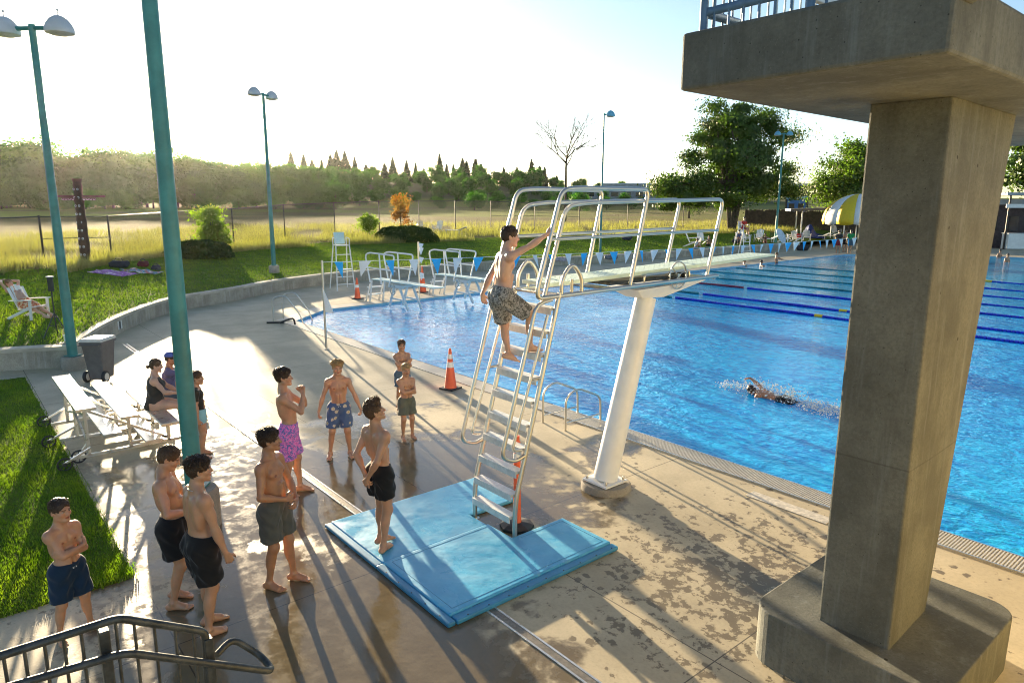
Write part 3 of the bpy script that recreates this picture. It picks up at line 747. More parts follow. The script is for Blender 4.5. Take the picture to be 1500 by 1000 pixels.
for z in (5.22, 6.15): m.tube([(-1.45, RY, z), (RX0, RY, z), (RX0, 10.4, z)], .028, 10)
m.build('rail', BG, rl, True)
m = MB()
for k in range(13): m.tube([(-2.80 + k * .105, RY, 5.09), (-2.80 + k * .105, RY, 6.15)], .008, 6)
for k in range(56): m.tube([(RX0, 4.12 + k * .11, 5.09), (RX0, 4.12 + k * .11, 6.15)], .008, 6)
m.build('picket', BG, rl)
sg = thing('platform_board', 'scuffed white board standing behind the platform railing', 'board', (-2.5, 5.2, 5.1))
m = MB(); m.box((-2.46, 5.4, 5.62), (.04, 1.7, .62)); m.build('panel', MT['whitepaint'], sg, bevel=.006)
m = MB(); m.box((-2.435, 5.1, 5.45), (.008, .30, .05)); m.build('red_mark', M('faded_red', (.5, .12, .10), .6), sg)
m = MB()
for y in (4.7, 6.1): m.tube([(-2.52, y, 5.09), (-2.52, y, 5.95)], .03, 8)
m.build('leg', MT['whitepaint'], sg, True)

# ================================================================== three metre springboard
BXC = -6.26
db = thing('springboard', 'tall springboard with mint board, steel rails and steep ladder', 'diving board', (BXC, 7.0, 0))
m = MB(); m.tube([(BXC, 6.98, .12), (BXC, 7.72, 2.70)], [.175, .15], 24); m.build('pedestal', MT['whitepaint'], db, True)
m = MB(); m.box((BXC, 6.98, .125), (.46, .46, .03)); m.build('base_plate', MT['whitepaint'], db, bevel=.005)
m = MB(); m.lathe((BXC, 7.0, -.02), [(.36, 0), (.36, .09), (.335, .12)], 28); m.build('base_pad', MT['concf'], db, True)
m = MB()
for k in range(4): m.lathe((BXC + (.18 if k % 2 else -.18), 6.98 + (.18 if k // 2 else -.18), .14), [(.02, 0), (.02, .03), (.008, .05)], 8)
m.build('anchor_bolts', MT['steel'], db)
m = MB()  # head bracket: a flared plate carrying the frame
m.add([(BXC - .15, 7.46, 2.72), (BXC + .15, 7.46, 2.72), (BXC + .15, 7.95, 2.70), (BXC - .15, 7.95, 2.70), (BXC - .30, 7.18, 2.87), (BXC + .30, 7.18, 2.87), (BXC + .30, 8.75, 2.91), (BXC - .30, 8.75, 2.91)],
      [(3, 2, 1, 0), (4, 5, 6, 7), (0, 1, 5, 4), (1, 2, 6, 5), (2, 3, 7, 6), (3, 0, 4, 7)]); m.build('head_bracket', MT['whitepaint'], db, bevel=.01)
XR, XL = -5.86, -6.66
m = MB()
for x in (XR, XL): m.tube([(x, 5.45, 2.93), (x, 8.85, 2.97)], .03, 10)
for y in (5.62, 6.6, 7.15, 8.1, 8.8): m.tube([(XL, y, 2.94), (XR, y, 2.94)], .024, 8)
m.build('frame', MT['steel'], db, True)
m = MB(); m.box((BXC, 7.55, 2.985), (.44, 1.7, .045)); m.box((BXC, 8.3, 3.0), (.50, .10, .07)); m.build('fulcrum_bed', MT['galv'], db, bevel=.006)
m = MB()
for x in (BXC - .30, BXC + .30): m.tube(bend([(x, 7.3, 2.97), (x, 7.3, 3.06), (x, 8.3, 3.08), (x, 8.3, 2.97)], .06), .016, 8)
m.build('fulcrum_track', MT['steel'], db, True)
wh = MB()
wh.tube([(-5.94, 8.02 + .19 * cos(a), 3.02 + .19 * sin(a)) for a in np.linspace(0, 2 * pi, 28, False)], .012, 6, closed=True)
wh.lathe((-5.99, 8.02, 3.02), [(.03, 0), (.03, .06)], 10, ax=(1, 0, 0))
for k in range(3): a = k * 2.1 + .3; wh.tube([(-5.945, 8.02, 3.02), (-5.945, 8.02 + .19 * cos(a), 3.02 + .19 * sin(a))], .008, 5)
wh.build('fulcrum_wheel', MT['steel'], db, True)
m = MB(); y0b, y1b = 5.60, 10.72
def bz(y): return 3.07 + (y - y0b) / (y1b - y0b) * .13
sec = []
for y, th in ((y0b, .045), (6.5, .05), (8.2, .055), (9.8, .04), (y1b, .028)):
    sec.append([(BXC - .25, y, bz(y) - th), (BXC + .25, y, bz(y) - th), (BXC + .25, y, bz(y)), (BXC - .25, y, bz(y))])
V = sum(sec, []); f = [(0, 1, 2, 3)[::-1], (16, 17, 18, 19)] + [(i * 4 + k, i * 4 + (k + 1) % 4, i * 4 + 4 + (k + 1) % 4, i * 4 + 4 + k) for i in range(4) for k in range(4)]
m.add(V, f); m.build('board', MT['board'], db, bevel=.006)
m = MB()
for k in range(44):
    y = 5.75 + k * .112
    for j in range(5): m.lathe((BXC - .17 + j * .085, y, bz(y) - .001), [(.009, 0), (.009, .0025)], 6)
m.build('grip_dots', M('grip_dots', (.36, .47, .40), .8), db)
for x in (XR, XL):
    m = MB(); m.tube(bend([(x, 5.66, 2.95), (x, 5.66, 3.12), (x, 5.83, 3.33), (x, 6.0, 3.12), (x, 6.0, 2.95)], .14), .024, 10); m.tube([(x, 5.83, 2.95), (x, 5.83, 3.12)], .02, 8)
    m.build('rear_hoop', MT['steel'], db, True)
for x in (XR, XL):
    s_ = 1 if x == XR else -1
    m = MB(); m.tube(bend([(x, 5.50, 2.93), (x, 5.28, 2.93), (x, 5.28, 3.05), (x, 5.64, 4.17), (x, 5.95, 4.19), (x, 7.20, 4.19), (x, 6.90, 2.97)], .13, 7), .027, 12); m.build('guard_rail', MT['steel'], db, True)
    x2 = x - s_ * .02
    m = MB(); m.tube(bend([(x2, 5.40, 2.93), (x2, 5.73, 3.98), (x2, 6.1, 4.02), (x2, 8.93, 4.08), (x2, 8.62, 2.97)], .14, 7), .025, 12); m.build('long_guard_rail', MT['steel'], db, True)
    m = MB(); m.tube([(x, 5.47, 3.60), (x, 7.05, 3.62), (x, 8.80, 3.64)], .021, 10); m.build('mid_rail', MT['steel'], db, True)
# ladder: stringers, bent hand rails, broad treads
lad = {}
for x in (XR, XL):
    m = MB(); m.tube(bend([(x, 4.95, -.01), (x, 4.95, .48), (x, 5.63, 2.97)], .2), .03, 12); m.lathe((x, 4.95, 0), [(.06, 0), (.06, .012), (.035, .018)], 12); m.build('ladder_stringer', MT['steel'], db, True)
    m = MB(); m.tube(bend([(x, 5.50, 2.90), (x, 5.26, 2.86), (x, 4.74, 1.10), (x, 4.96, 1.02), (x, 5.10, 1.06)], .13, 7), .025, 12); m.build('ladder_hand_rail', MT['steel'], db, True)
    m = MB(); m.tube(bend([(x, 5.44, 2.72), (x, 4.90, 1.16), (x, 5.04, 1.14)], .08), .018, 10); m.tube([(x, 5.18, 1.98), (x, 5.36, 1.98)], .016, 8); m.build('inner_hand_rail', MT['steel'], db, True)
def lady(z): return 4.95 if z < .48 else 4.95 + (z - .48) / 2.49 * .68
m = MB()
for k in range(10):
    z = .30 + k * .275; y = lady(z); x0, x1 = XL + .03, XR - .03
    m = MB(); m.box(((x0 + x1) / 2, y, z), (x1 - x0, .13, .035)); m.box(((x0 + x1) / 2, y - .058, z - .03), (x1 - x0, .012, .075), ); m.build('ladder_tread', MT['tread'], db, bevel=.004)

# mats under the ladder
def mat_piece(name, label, poly, z, seed, loc):
    t = thing(name, label, 'mat', loc); m = MB(); m.prism(poly, .004, z); o = m.build('pad', MT['matblue'], t, bevel=.02, seg=3)
    return t
def mat_blue():
    t = NT('blue_vinyl_mat'); co = t.coord('World'); f = t.noise(co, 2.2, 5, .6); c = t.mix(t.ramp(f, .3, .7), (.06, .34, .58), (.11, .46, .70))
    sc = t.ramp(t.noise(co, 6.5, 6, .7, .4), .56, .68); c = t.mix(t.math('MULTIPLY', sc, .22), c, (.40, .58, .64))
    wet = t.ramp(t.noise(co, 1.7, 5, .6, .5), .40, .62); r = t.mix(wet, (.48,) * 3, (.24,) * 3)
    nb = t.bump(t.noise(co, 3.0, 3), .35, .03); nb = t.bump(t.noise(co, 60, 4, .6), .15, .004, nb); t.pbr(c, r, 0, nb, .5); return t.m
MT['matblue'] = mat_blue()
MX0, MX1, MY0, MY1, NX0, NX1, NY = -7.66, -5.02, 3.42, 5.76, -6.70, -5.85, 4.90
MXS = -6.33
t = mat_piece('foam_mat', 'pale blue vinyl mat under the boy standing at the ladder', [(MX0, MY0), (MXS - .006, MY0), (MXS - .006, NY), (NX0, NY), (NX0, MY1), (MX0, MY1)], .055, 1, (-7.2, 4.5, 0))
dk = M('mat_skirt_blue', (.04, .24, .43), .42, 0, .15, 4)
m = MB(); m.box(((MX0 + MXS) / 2, MY0 - .045, .026), (MXS - MX0 - .02, .09, .044)); m.build('skirt', dk, t, bevel=.012)
t = mat_piece('foam_mat', 'L shaped bright blue vinyl mat at the foot of the ladder', [(MXS + .006, MY0), (MX1, MY0), (MX1, MY1 - .02), (NX1, MY1 - .02), (NX1, NY), (MXS + .006, NY)], .075, 2, (-5.5, 4.5, 0))
m = MB(); m.box((MX1 + .055, (MY0 + MY1) / 2, .030), (.11, MY1 - MY0 - .02, .052)); m.box(((MXS + MX1) / 2 + .05, MY0 - .045, .030), (MX1 - MXS + .10, .09, .052)); m.build('skirt', dk, t, bevel=.015)
m = MB()
for q in ((MXS + .07, MY0 + .07, MX1 - .07, MY0 + .076), (MXS + .07, MY0 + .07, MXS + .076, NY - .07), (MX1 - .076, MY0 + .07, MX1 - .07, MY1 - .09), (NX1 + .07, MY1 - .096, MX1 - .07, MY1 - .09), (NX1 + .07, NY + .07, NX1 + .076, MY1 - .09)): m.box(((q[0] + q[2]) / 2, (q[1] + q[3]) / 2, .0755), (q[2] - q[0], q[3] - q[1], .003))
m.build('stitching', dk, t)
m = MB()
for k in range(9): m.lathe((MX1 + .09, MY0 + .15 + k * .26, .056), [(.008, 0), (.008, .004)], 8)
for k in range(5): m.lathe((MXS + .2 + k * .26, MY0 - .075, .056), [(.008, 0), (.008, .004)], 8)
m.build('eyelets', MT['rubber'], t)
m = MB(); m.lathe((MX1 + .002, MY0 + .32, .045), [(.05, 0), (.05, .006)], 16, ax=(0.6, 0, 1)); m.build('oval_badge', MT['rubber'], t)

# cones and delineator
def cone(label, x, y, z, h, collars=2, rz=.3):
    t = thing('traffic_cone', label, 'traffic cone', (x, y, z), rz, 'orange traffic cones on the deck'); b = .19 * h / .93
    m = MB(); m.box((x, y, z + .017), (b * 2, b * 2, .034), rz); m.build('base', MT['rubber'], t, bevel=.01)
    def rr(u): return .135 * h / .93 * (1 - u) + .027 * u
    def seg(u0, u1, e=0.0): 
        mm = MB(); mm.lathe((x, y, z), [(rr(u0) + e, .034 + u0 * (h - .034)), (rr(u1) + e, .034 + u1 * (h - .034))], 22); return mm
    mm = MB(); mm.lathe((x, y, z), [(rr(0) + .012, .034), (rr(0), .06), (rr(.97), .034 + .97 * (h - .034)), (.018, h)], 22); mm.build('body', MT['orange'], t, True)
    for u0, u1 in ((.52, .66), (.74, .86))[:collars]: seg(u0, u1, .004).build('reflective_collar', MT['reflect'], t, True)
    return t
p = G(660, 569); cone('orange cone with two white bands standing by the pool edge', p[0], p[1], 0, topz(p[0], p[1], 510))
p = G(560, 413); cone('faded orange cone at the rear of the nearer low springboard', -26.6, 13.6, 0.0, .9, 1)
p = G(632, 404); cone('tall orange cone behind the farther low springboard', -26.8, 17.0, 0.0, 1.2, 1)
p = G(757, 771); t = thing('delineator_post', 'slim orange delineator post on a black rubber base behind the ladder', 'post', (p[0], p[1], 0)); hz = topz(p[0], p[1], 638)
m = MB(); m.lathe((p[0], p[1], 0), [(.22, 0), (.22, .035), (.15, .06), (.06, .075)], 8); m.build('base', MT['rubber'], t, bevel=.006)
m = MB(); m.lathe((p[0], p[1], .06), [(.062, 0), (.055, .05), (.045, .5), (.04, hz - .14), (.028, hz - .12), (.028, hz - .06)], 18); m.build('tube', MT['orange'], t, True)
m = MB(); m.lathe((p[0], p[1], 0), [(.047, hz * .74), (.046, hz * .82)], 18); m.build('reflective_collar', MT['reflect'], t, True)

# grab rails at the pool edge by the pedestal, pool ladder at the far corner
t = thing('grab_rails', 'pair of low looped steel grab rails at the near pool edge', 'handrail', (-8.8, 8.7, 0))
for x in (-8.45, -9.05):
    m = MB(); m.tube(bend([(x, 8.32, 0), (x, 8.32, .62), (x, 8.62, .74), (x, 9.22, .48), (x, 9.24, .02)], .14, 6), .021, 10); m.tube([(x, 8.32, .14), (x, 9.2, .14)], .018, 8); m.build('rail', MT['steel'], t, True)
t = thing('pool_ladder', 'curved steel pool ladder handrails at the far left corner of the pool', 'pool ladder', (-23.2, 9.6, 0))
for (x, y) in ((-22.5, 9.0), (-23.15, 9.6)):
    d = np.array([.62, .78]); P_ = [(x - d[0] * .6, y - d[1] * .6, 0), (x - d[0] * .6, y - d[1] * .6, .85), (x - d[0] * .15, y - d[1] * .15, .95), (x + d[0] * .3, y + d[1] * .3, .3), (x + d[0] * .45, y + d[1] * .45, -.2)]
    m = MB(); m.tube(bend(P_, .16, 6), .024, 8); m.build('rail', MT['steel'], t, True)
t = thing('coiled_hose', 'short dark hose curled on the deck by the corner ladder', 'hose', (-22.3, 8.6, 0))
m = MB(); m.tube(smooth_line([(-22.9, 8.3, .03), (-22.6, 8.75, .03), (-22.2, 8.5, .1), (-21.9, 8.8, .25), (-21.95, 8.9, .04)], 5), .03, 7); m.build('hose', MT['rubber'], t, True)

# two low springboards on the far side
def low_board(label, y, x0=-25.3, L=4.6):
    t = thing('low_springboard', label, 'diving board', (x0, y, 0), 0, 'low springboards on the far side')
    m = MB(); m.add([(x0, y - .25, .93), (x0 + L, y - .25, 1.0), (x0 + L, y + .25, 1.0), (x0, y + .25, .93), (x0, y - .25, .98), (x0 + L, y - .25, 1.03), (x0 + L, y + .25, 1.03), (x0, y + .25, .98)], [(3, 2, 1, 0), (4, 5, 6, 7), (0, 1, 5, 4), (1, 2, 6, 5), (2, 3, 7, 6), (3, 0, 4, 7)]); m.build('board', MT['boardb'], t, bevel=.006)
    m = MB()
    for yy in (y - .3, y + .3):
        m.bar((x0 + 1.5, yy, 0), (x0 + 1.9, yy, .82), .07, .09); m.bar((x0 + 2.9, yy, 0), (x0 + 2.3, yy, .82), .07, .09); m.bar((x0 + 1.7, yy, .82), (x0 + 2.6, yy, .84), .07, .09); m.bar((x0 + 1.55, yy, .35), (x0 + 2.7, yy, .35), .05, .06)
    m.box((x0 + 2.1, y, .86), (.5, .6, .07)); m.build('stand', MT['whitepaint'], t, bevel=.006)
    m = MB(); m.bar((x0 - .1, y - .3, 0), (x0 + .1, y - .3, .92), .06, .06); m.bar((x0 - .1, y + .3, 0), (x0 + .1, y + .3, .92), .06, .06)
    for z in (.3, .6): m.box((x0 - .2, y, z), (.22, .62, .04))
    m.bar((x0 - .45, y - .3, 0), (x0 - .05, y - .3, .75), .05, .05); m.bar((x0 - .45, y + .3, 0), (x0 - .05, y + .3, .75), .05, .05); m.build('steps', MT['whitepaint'], t, bevel=.004)
    for yy in (y - .42, y + .42):
        m = MB(); m.tube(bend([(x0 + .2, yy, .85), (x0 - .15, yy, 1.95), (x0 + .2, yy, 2.05), (x0 + 2.2, yy, 2.05), (x0 + 1.7, yy, .8)], .2, 6), .032, 8); m.tube([(x0 + .05, yy, 1.45), (x0 + 2.2, yy, 1.45)], .026, 7); m.tube([(x0 + 1.0, yy, 2.05), (x0 + 1.1, yy, .85)], .03, 7); m.build('guard_rail', MT['whitepaint'], t, True)
    m = MB(); m.tube([(x0 + 1.95, y - .33 + .18 * 0, .62 + 0)] + [(x0 + 1.95 + .2 * cos(a), y - .4, .72 + .2 * sin(a)) for a in np.linspace(0, 6.0, 18)], .02, 6); m.build('fulcrum_wheel', MT['steel'], t, True)
    return t
low_board('low pale blue springboard nearest the corner pool ladder', 13.85)
low_board('low pale blue springboard partly hidden behind the climbing boy', 17.0, -25.4, 4.9)

# pennant posts and pennant string
post = thing('pennant_post', 'thin steel pennant post standing on the near deck with a white flag', 'post', (-17.76, 8.06, 0))
m = MB(); m.tube([(-17.76, 8.06, 0), (-17.76, 8.06, 2.47)], .032, 10); m.lathe((-17.76, 8.06, 0), [(.07, 0), (.07, .015)], 12); m.build('pole', MT['steel'], post, True)
m = MB(); m.add([(-17.74, 8.02, 1.75), (-17.70, 8.06, 1.05), (-17.62, 8.26, 1.0), (-17.79, 8.05, 1.75), (-17.75, 8.10, 1.04), (-17.66, 8.30, .99)], [(0, 1, 2), (5, 4, 3), (0, 2, 5, 3), (0, 3, 4, 1), (1, 4, 5, 2)]); m.build('hanging_flag', MT['white'], post)
YE = 62.0
ps = thing('pennant_string', 'line of alternating blue and white pennants strung across the pool', 'pennants', (-17.76, 8.06, 2.45))
def sag(y): u = (y - 8.06) / (YE - 8.06); return 2.44 - 1.25 * u * (1 - u) * (1 - .35 * u) - .02
m = MB(); m.tube([(-17.76, y, sag(y)) for y in np.linspace(8.06, YE, 60)], .007, 5); m.build('cord', MT['white'], ps)
r_ = np.random.default_rng(4)
for k in range(66):
    y = 8.55 + k * .81
    if y > YE - .3: break
    sw = r_.uniform(-.75, .75) if y < 30 else r_.uniform(-1.1, 1.1); tilt = r_.normal(0, .22) + .08; z = sag(y); w = .175; hgt = .48
    c_ = np.array([cos(1.57 + sw * .6), sin(1.57 + sw * .6), 0]); dn = np.array([sin(tilt) * .9, sw * .3, -cos(tilt)]); dn /= np.linalg.norm(dn)
    P0 = np.array([-17.76, y, z]); nrm = np.cross(c_, dn); nrm /= np.linalg.norm(nrm); A, B, Cc = P0 - c_ * w, P0 + c_ * w, P0 + dn * hgt
    mid = (A + B + Cc) / 3 + nrm * r_.uniform(-.05, .05); th = nrm * .002
    m = MB(); m.add([A + th, B + th, Cc + th, mid + th, A - th, B - th, Cc - th, mid - th], [(0, 1, 3), (1, 2, 3), (2, 0, 3), (5, 4, 7), (6, 5, 7), (4, 6, 7), (0, 4, 5, 1), (1, 5, 6, 2), (2, 6, 4, 0)])
    m.build('pennant', MT['flagblue'] if k % 2 == 0 else MT['white'], ps)
for x, y, lb in ((-24.45, 15.35, 'steel pennant post with bunched white flags between the low springboards'), (-17.76, YE, 'distant pennant post at the far end of the pool')):
    t = thing('pennant_post', lb, 'post', (x, y, 0)); m = MB(); m.tube([(x, y, 0), (x, y, 2.45)], .034, 8); m.build('pole', MT['steel'], t, True)
    if y < 30:
        for k, (z, s) in enumerate(((2.42, .3), (2.25, .34), (1.85, .3), (1.2, .34))):
            m = MB(); m.add([(x, y - .02, z), (x + .1, y + .05, z - s), (x + .05, y + .22, z - .06), (x - .02, y, z), (x + .08, y + .07, z - s), (x + .03, y + .24, z - .06)], [(0, 1, 2), (5, 4, 3), (0, 2, 5, 3), (2, 1, 4, 5), (1, 0, 3, 4)]); m.build('hanging_flag', MT['white'], t)

# lane ropes
LR = [24.9, 26.9, 30.6, 33.6, 36.8, 40.2, 44.0]
NAMES = ['nearest', 'second', 'third', 'fourth', 'fifth', 'sixth', 'farthest']
for i, y in enumerate(LR[:8]):
    t = thing('lane_rope', 'blue and green lane rope, %s of the parallel ropes counted from the near deck' % NAMES[i], 'lane rope', (-10, y, -.06), 0, 'lane ropes across the pool')
    def rope(x0, x1, nm, mt):
        st = .12 if i < 3 else .26; n_ = int((x1 - x0) / st); P = []; R_ = []
        for k in range(n_):
            x = x0 + k * st; z = -.045 + .012 * sin(x * 1.3 + i)
            P += [(x, y + .05 * sin(x * .35 + i), z), (x + st * .78, y + .05 * sin(x * .35 + i), z), (x + st * .86, y + .05 * sin(x * .35 + i), z)]; R_ += [.062 if i < 3 else .045] * 2 + [.02]
        m = MB(); m.tube(P, R_, 7); m.build(nm, mt, t)
    xs = -18.5 if i < 3 else -14.0
    if i == 2: rope(-25.2, xs - .1, 'end_floats', M('red_rope_floats', (.20, .02, .06), .4, 0, .2, 3))
    else: rope(-25.2, xs - .1, 'end_floats', MT['tealfloat'])
    rope(xs, 12, 'centre_floats', MT['bluefloat'])
    m = MB(); m.tube([(-12.2, y + .05 * sin(-12.2 * .35 + i), -.04), (-11.9, y + .05 * sin(-12.2 * .35 + i), -.04)], .068, 8); m.build('marker_float', MT['yellow'], t)

# ================================================================== lamp posts
def lamp_post(label, loc, zt, doms, r0=.11, ang=0.0, foot=None, dome='lampteal', arm=.55, pole='teal'):
    t = thing('lamp_post', label, 'lamp post', loc); x, y, z = loc
    fz = 0
    if foot:
        m = MB(); m.lathe((x, y, z - .03), [(foot[0], 0), (foot[0], foot[1] - .03), (foot[0] - .03, foot[1] + .03)], 26); m.build('footing', MT['concf'], t, True); fz = foot[1]
        m = MB(); m.box((x, y, z + fz + .02), (foot[0] * 1.0, foot[0] * 1.0, .025), ang); m.build('base_plate', MT[pole], t, bevel=.004)
    m = MB(); m.tube([(x, y, z + fz), (x, y, zt)], [r0, r0 * .62], 18); m.build('pole', MT[pole], t, True)
    d = np.array([cos(ang), sin(ang), 0])
    for s in doms:
        c = np.array([x, y, zt - .12]) + d * s * (arm + .1)
        m = MB(); m.tube([np.array([x, y, zt - .08]), np.array([x, y, zt - .08]) + d * s * arm], .05, 8); m.build('arm', MT[pole], t, True)
        R_ = .30; m = MB(); m.lathe(c - np.array([0, 0, .08]), [(R_ * .97, 0), (R_, .03), (R_ * .98, .10), (R_ * .85, .2), (R_ * .6, .3), (R_ * .3, .36), (.03, .375), (.012, .38), (.012, .46), (.03, .47), (.03, .50), (.005, .52)], 22); q = m.build('dome', MT[dome], t, True)
        m = MB(); m.lathe(c - np.array([0, 0, .12]), [(R_ * .55, 0), (R_ * .93, .04)], 20); m.build('lens', MT['lens'], q, True)
    return t
p = G(109, 540); zt = topz(p[0], p[1], 36)
d_im = np.array([rt[0], rt[1]]); A_IM = math.atan2(rt[1], rt[0])
lamp_post('tall pale teal double lamp post beside the wheeled bin', (p[0], p[1], 0), zt, (-1, 1), .115, A_IM - .1, (.27, .32), 'lampdome')
p = (-8.72, 2.12); lamp_post('tall teal pole on a round concrete footing in the midst of the boys', (p[0], p[1], 0), 10.5, (-1, 1), .105, A_IM, (.28, .50), 'lampteal')
p = T(402, 400); lamp_post('double dome lamp post on a stub footing beyond the curved wall', tuple(p), topz(p[0], p[1], 136), (-1, 1), .11, A_IM + 1.27, (.25, .35), 'lampdome')
p = onter(881, 47); lamp_post('slender teal lamp post with one blue dome behind the springboard', tuple(p), topz(p[0], p[1], 166), (1,), .085, A_IM, None, 'lampteal', .32)
p = onrim(1140, 2.2); lamp_post('teal double dome lamp post in front of the big tree', tuple(p), topz(p[0], p[1], 195), (-1, 1), .12, A_IM, None, 'lampteal', .45)

# ================================================================== left side: bin, tripod, bleachers, totem, blankets
p = G(131, 558); bx, by = p[0] + .05, p[1] + .25; az_b = A_IM
t = thing('wheeled_bin', 'dark grey wheeled bin with a pale lid by the lamp post', 'bin', (bx, by, 0), az_b)
def loc_(t, P): 
    a = t.rotation_euler.z; L = np.array(t.location); P = np.asarray(P, float); return np.stack([P[:, 0] * cos(a) - P[:, 1] * sin(a), P[:, 0] * sin(a) + P[:, 1] * cos(a), P[:, 2]], 1) + L
def taper(t, name, m_, x0, y0_, z0, x1, y1_, z1, bevel=.02, cx1=0, cy1=0, parent=None):
    mm = MB(); mm.add(loc_(t, [(-x0, -y0_, z0), (x0, -y0_, z0), (x0, y0_, z0), (-x0, y0_, z0), (-x1 + cx1, -y1_ + cy1, z1), (x1 + cx1, -y1_ + cy1, z1), (x1 + cx1, y1_ + cy1, z1), (-x1 + cx1, y1_ + cy1, z1)]), [(3, 2, 1, 0), (4, 5, 6, 7), (0, 1, 5, 4), (1, 2, 6, 5), (2, 3, 7, 6), (3, 0, 4, 7)]); return mm.build(name, m_, parent or t, bevel=bevel)
taper(t, 'body', MT['bin'], .17, .20, .05, .235, .28, .92, .03); taper(t, 'rim', MT['bin'], .255, .30, .88, .255, .30, .93, .01)
taper(t, 'lid', MT['binlid'], .265, .315, .932, .235, .28, 1.0, .02)
m = MB(); m.tube(loc_(t, [(-.23, -.30, .86), (-.23, -.37, .88), (.23, -.37, .88), (.23, -.30, .86)]), .016, 7); m.build('handle', MT['bin'], t)
for s in (-1, 1):
    c = loc_(t, [(s * .21, -.21, .13)])[0]; ax = np.array([cos(az_b), sin(az_b), 0])
    m = MB(); m.lathe(c - ax * .03, [(.13, 0), (.13, .06)], 20, ax); w_ = m.build('wheel', MT['rubber'], t, bevel=.008); m = MB(); m.lathe(c - ax * .036, [(.085, 0), (.085, .072)], 18, ax); m.build('rim', MT['binlid'], w_)

p = T(84, 494); t = thing('camera_tripod', 'black tripod holding a small upright screen at the edge of the lawn', 'tripod', tuple(p)); hz = topz(p[0], p[1], 406)
x, y, z = p
m = MB(); m.tube([(x, y, z + .25), (x, y, hz - .35)], .016, 8); m.build('column', MT['black'], t)
for k in range(3):
    a = A_IM + k * 2 * pi / 3; m = MB(); m.tube([(x, y, z + .62), (x + .33 * cos(a), y + .33 * sin(a), z)], .013, 6); m.tube([(x, y, z + .28), (x + .17 * cos(a), y + .17 * sin(a), z + .3)], .008, 5); m.build('leg', MT['black'], t)
m = MB(); m.box((x, y, hz - .18), (.13, .06, .36), A_IM); s_ = m.build('screen', MT['black'], t, bevel=.008); m = MB(); m.box((x, y, hz + .015), (.14, .10, .025), A_IM); m.build('top_plate', MT['whitepaint'], s_)
p2 = T(100, 500); t = thing('small_box', 'small white box on the wall between tripod and lamp post', 'box', (p2[0], p2[1], p2[2])); m = MB(); m.box((p2[0], p2[1], p2[2] + .09), (.16, .12, .18), .4); m.build('case', MT['whitepaint'], t, bevel=.01)
for px, lb in ((168, 'pale electrical cover plate on the curving wall'), (176, 'grey electrical box beside the pale plate on the wall')):
    p = G(px, 488); nrm = np.array([.45, -.9, 0]); 
    i_ = int(np.argmin(np.hypot(WLS[:, 0] - p[0], WLS[:, 1] - p[1]))); q = WLS[i_]; tg = WLS[min(i_ + 1, len(WLS) - 1)] - WLS[i_ - 1]; tg /= np.linalg.norm(tg); nn = np.array([tg[1], -tg[0]]); c = np.array([*p[:2]]); c = q + tg * ((c - q) @ tg) + nn * .015
    t = thing('wall_box', lb, 'electrical box', (c[0], c[1], .25)); m = MB(); m.box((c[0], c[1], .26), (.30 if px < 170 else .16, .03, .26), math.atan2(tg[1], tg[0])); m.build('cover', MT['whitepaint'] if px < 170 else MT['galv'], t, bevel=.006)

# rolling bleachers: three rows of aluminium planks
t = thing('bleachers', 'three row wheeled aluminium bleachers glaring in the sun beside the lawn', 'bleachers', (-13.2, 2.0, 0))
X0, X1 = -14.55, -11.9
rows = [(2.62, .43), (2.05, .66), (1.46, .89)]
for y, z in rows:
    m = MB(); m.box(((X0 + X1) / 2, y, z), (X1 - X0, .27, .04)); m.box((X0 - .006, y, z), (.012, .28, .05)); m.box((X1 + .006, y, z), (.012, .28, .05)); m.build('seat_plank', MT['alu'], t, bevel=.004)
for y, z in ((2.36, .20), (1.78, .43)):
    m = MB(); m.box(((X0 + X1) / 2, y, z), (X1 - X0, .26, .035)); m.build('foot_plank', MT['alu'], t, bevel=.004)
for x in (-14.3, -13.22, -12.12):
    m = MB(); m.bar((x, 1.2, .1), (x, 2.95, .1), .05, .05)
    for y, z in rows: m.bar((x, y, .1), (x, y, z - .02), .05, .05)
    m.bar((x, 2.62, .14), (x, 1.46, .84), .04, .04); m.bar((x, 1.46, .41), (x, 2.05, .41), .04, .04); m.bar((x, 2.05, .18), (x, 2.62, .18), .04, .04); m.build('frame', MT['alu'], t, bevel=.004)
m = MB(); m.bar((-14.3, 1.46, .3), (-12.12, 1.46, .78), .03, .03); m.bar((-14.3, 1.46, .78), (-12.12, 1.46, .3), .03, .03); m.build('cross_brace', MT['alu'], t)
for x, y in ((-14.55, 1.12), (-13.22, 1.05), (-11.85, 1.10), (-12.12, 1.32)):
    m = MB(); m.tube([(x, y + .095 * cos(a), .11 + .095 * sin(a)) for a in np.linspace(0, 2 * pi, 20, False)], .014, 7, closed=True); w_ = m.build('wheel', MT['rubber'], t, True)
    m = MB(); m.lathe((x - .02, y, .11), [(.03, 0), (.03, .04)], 12, (1, 0, 0))
    for k in range(4): m.tube([(x, y - .09 * cos(k * pi / 4), .11 - .09 * sin(k * pi / 4)), (x, y + .09 * cos(k * pi / 4), .11 + .09 * sin(k * pi / 4))], .006, 5)
    m.build('rim', MT['galv'], w_)
    m = MB(); m.bar((x, y, .125), (x, 1.46, .3), .03, .03); m.build('wheel_bracket', MT['alu'], t)

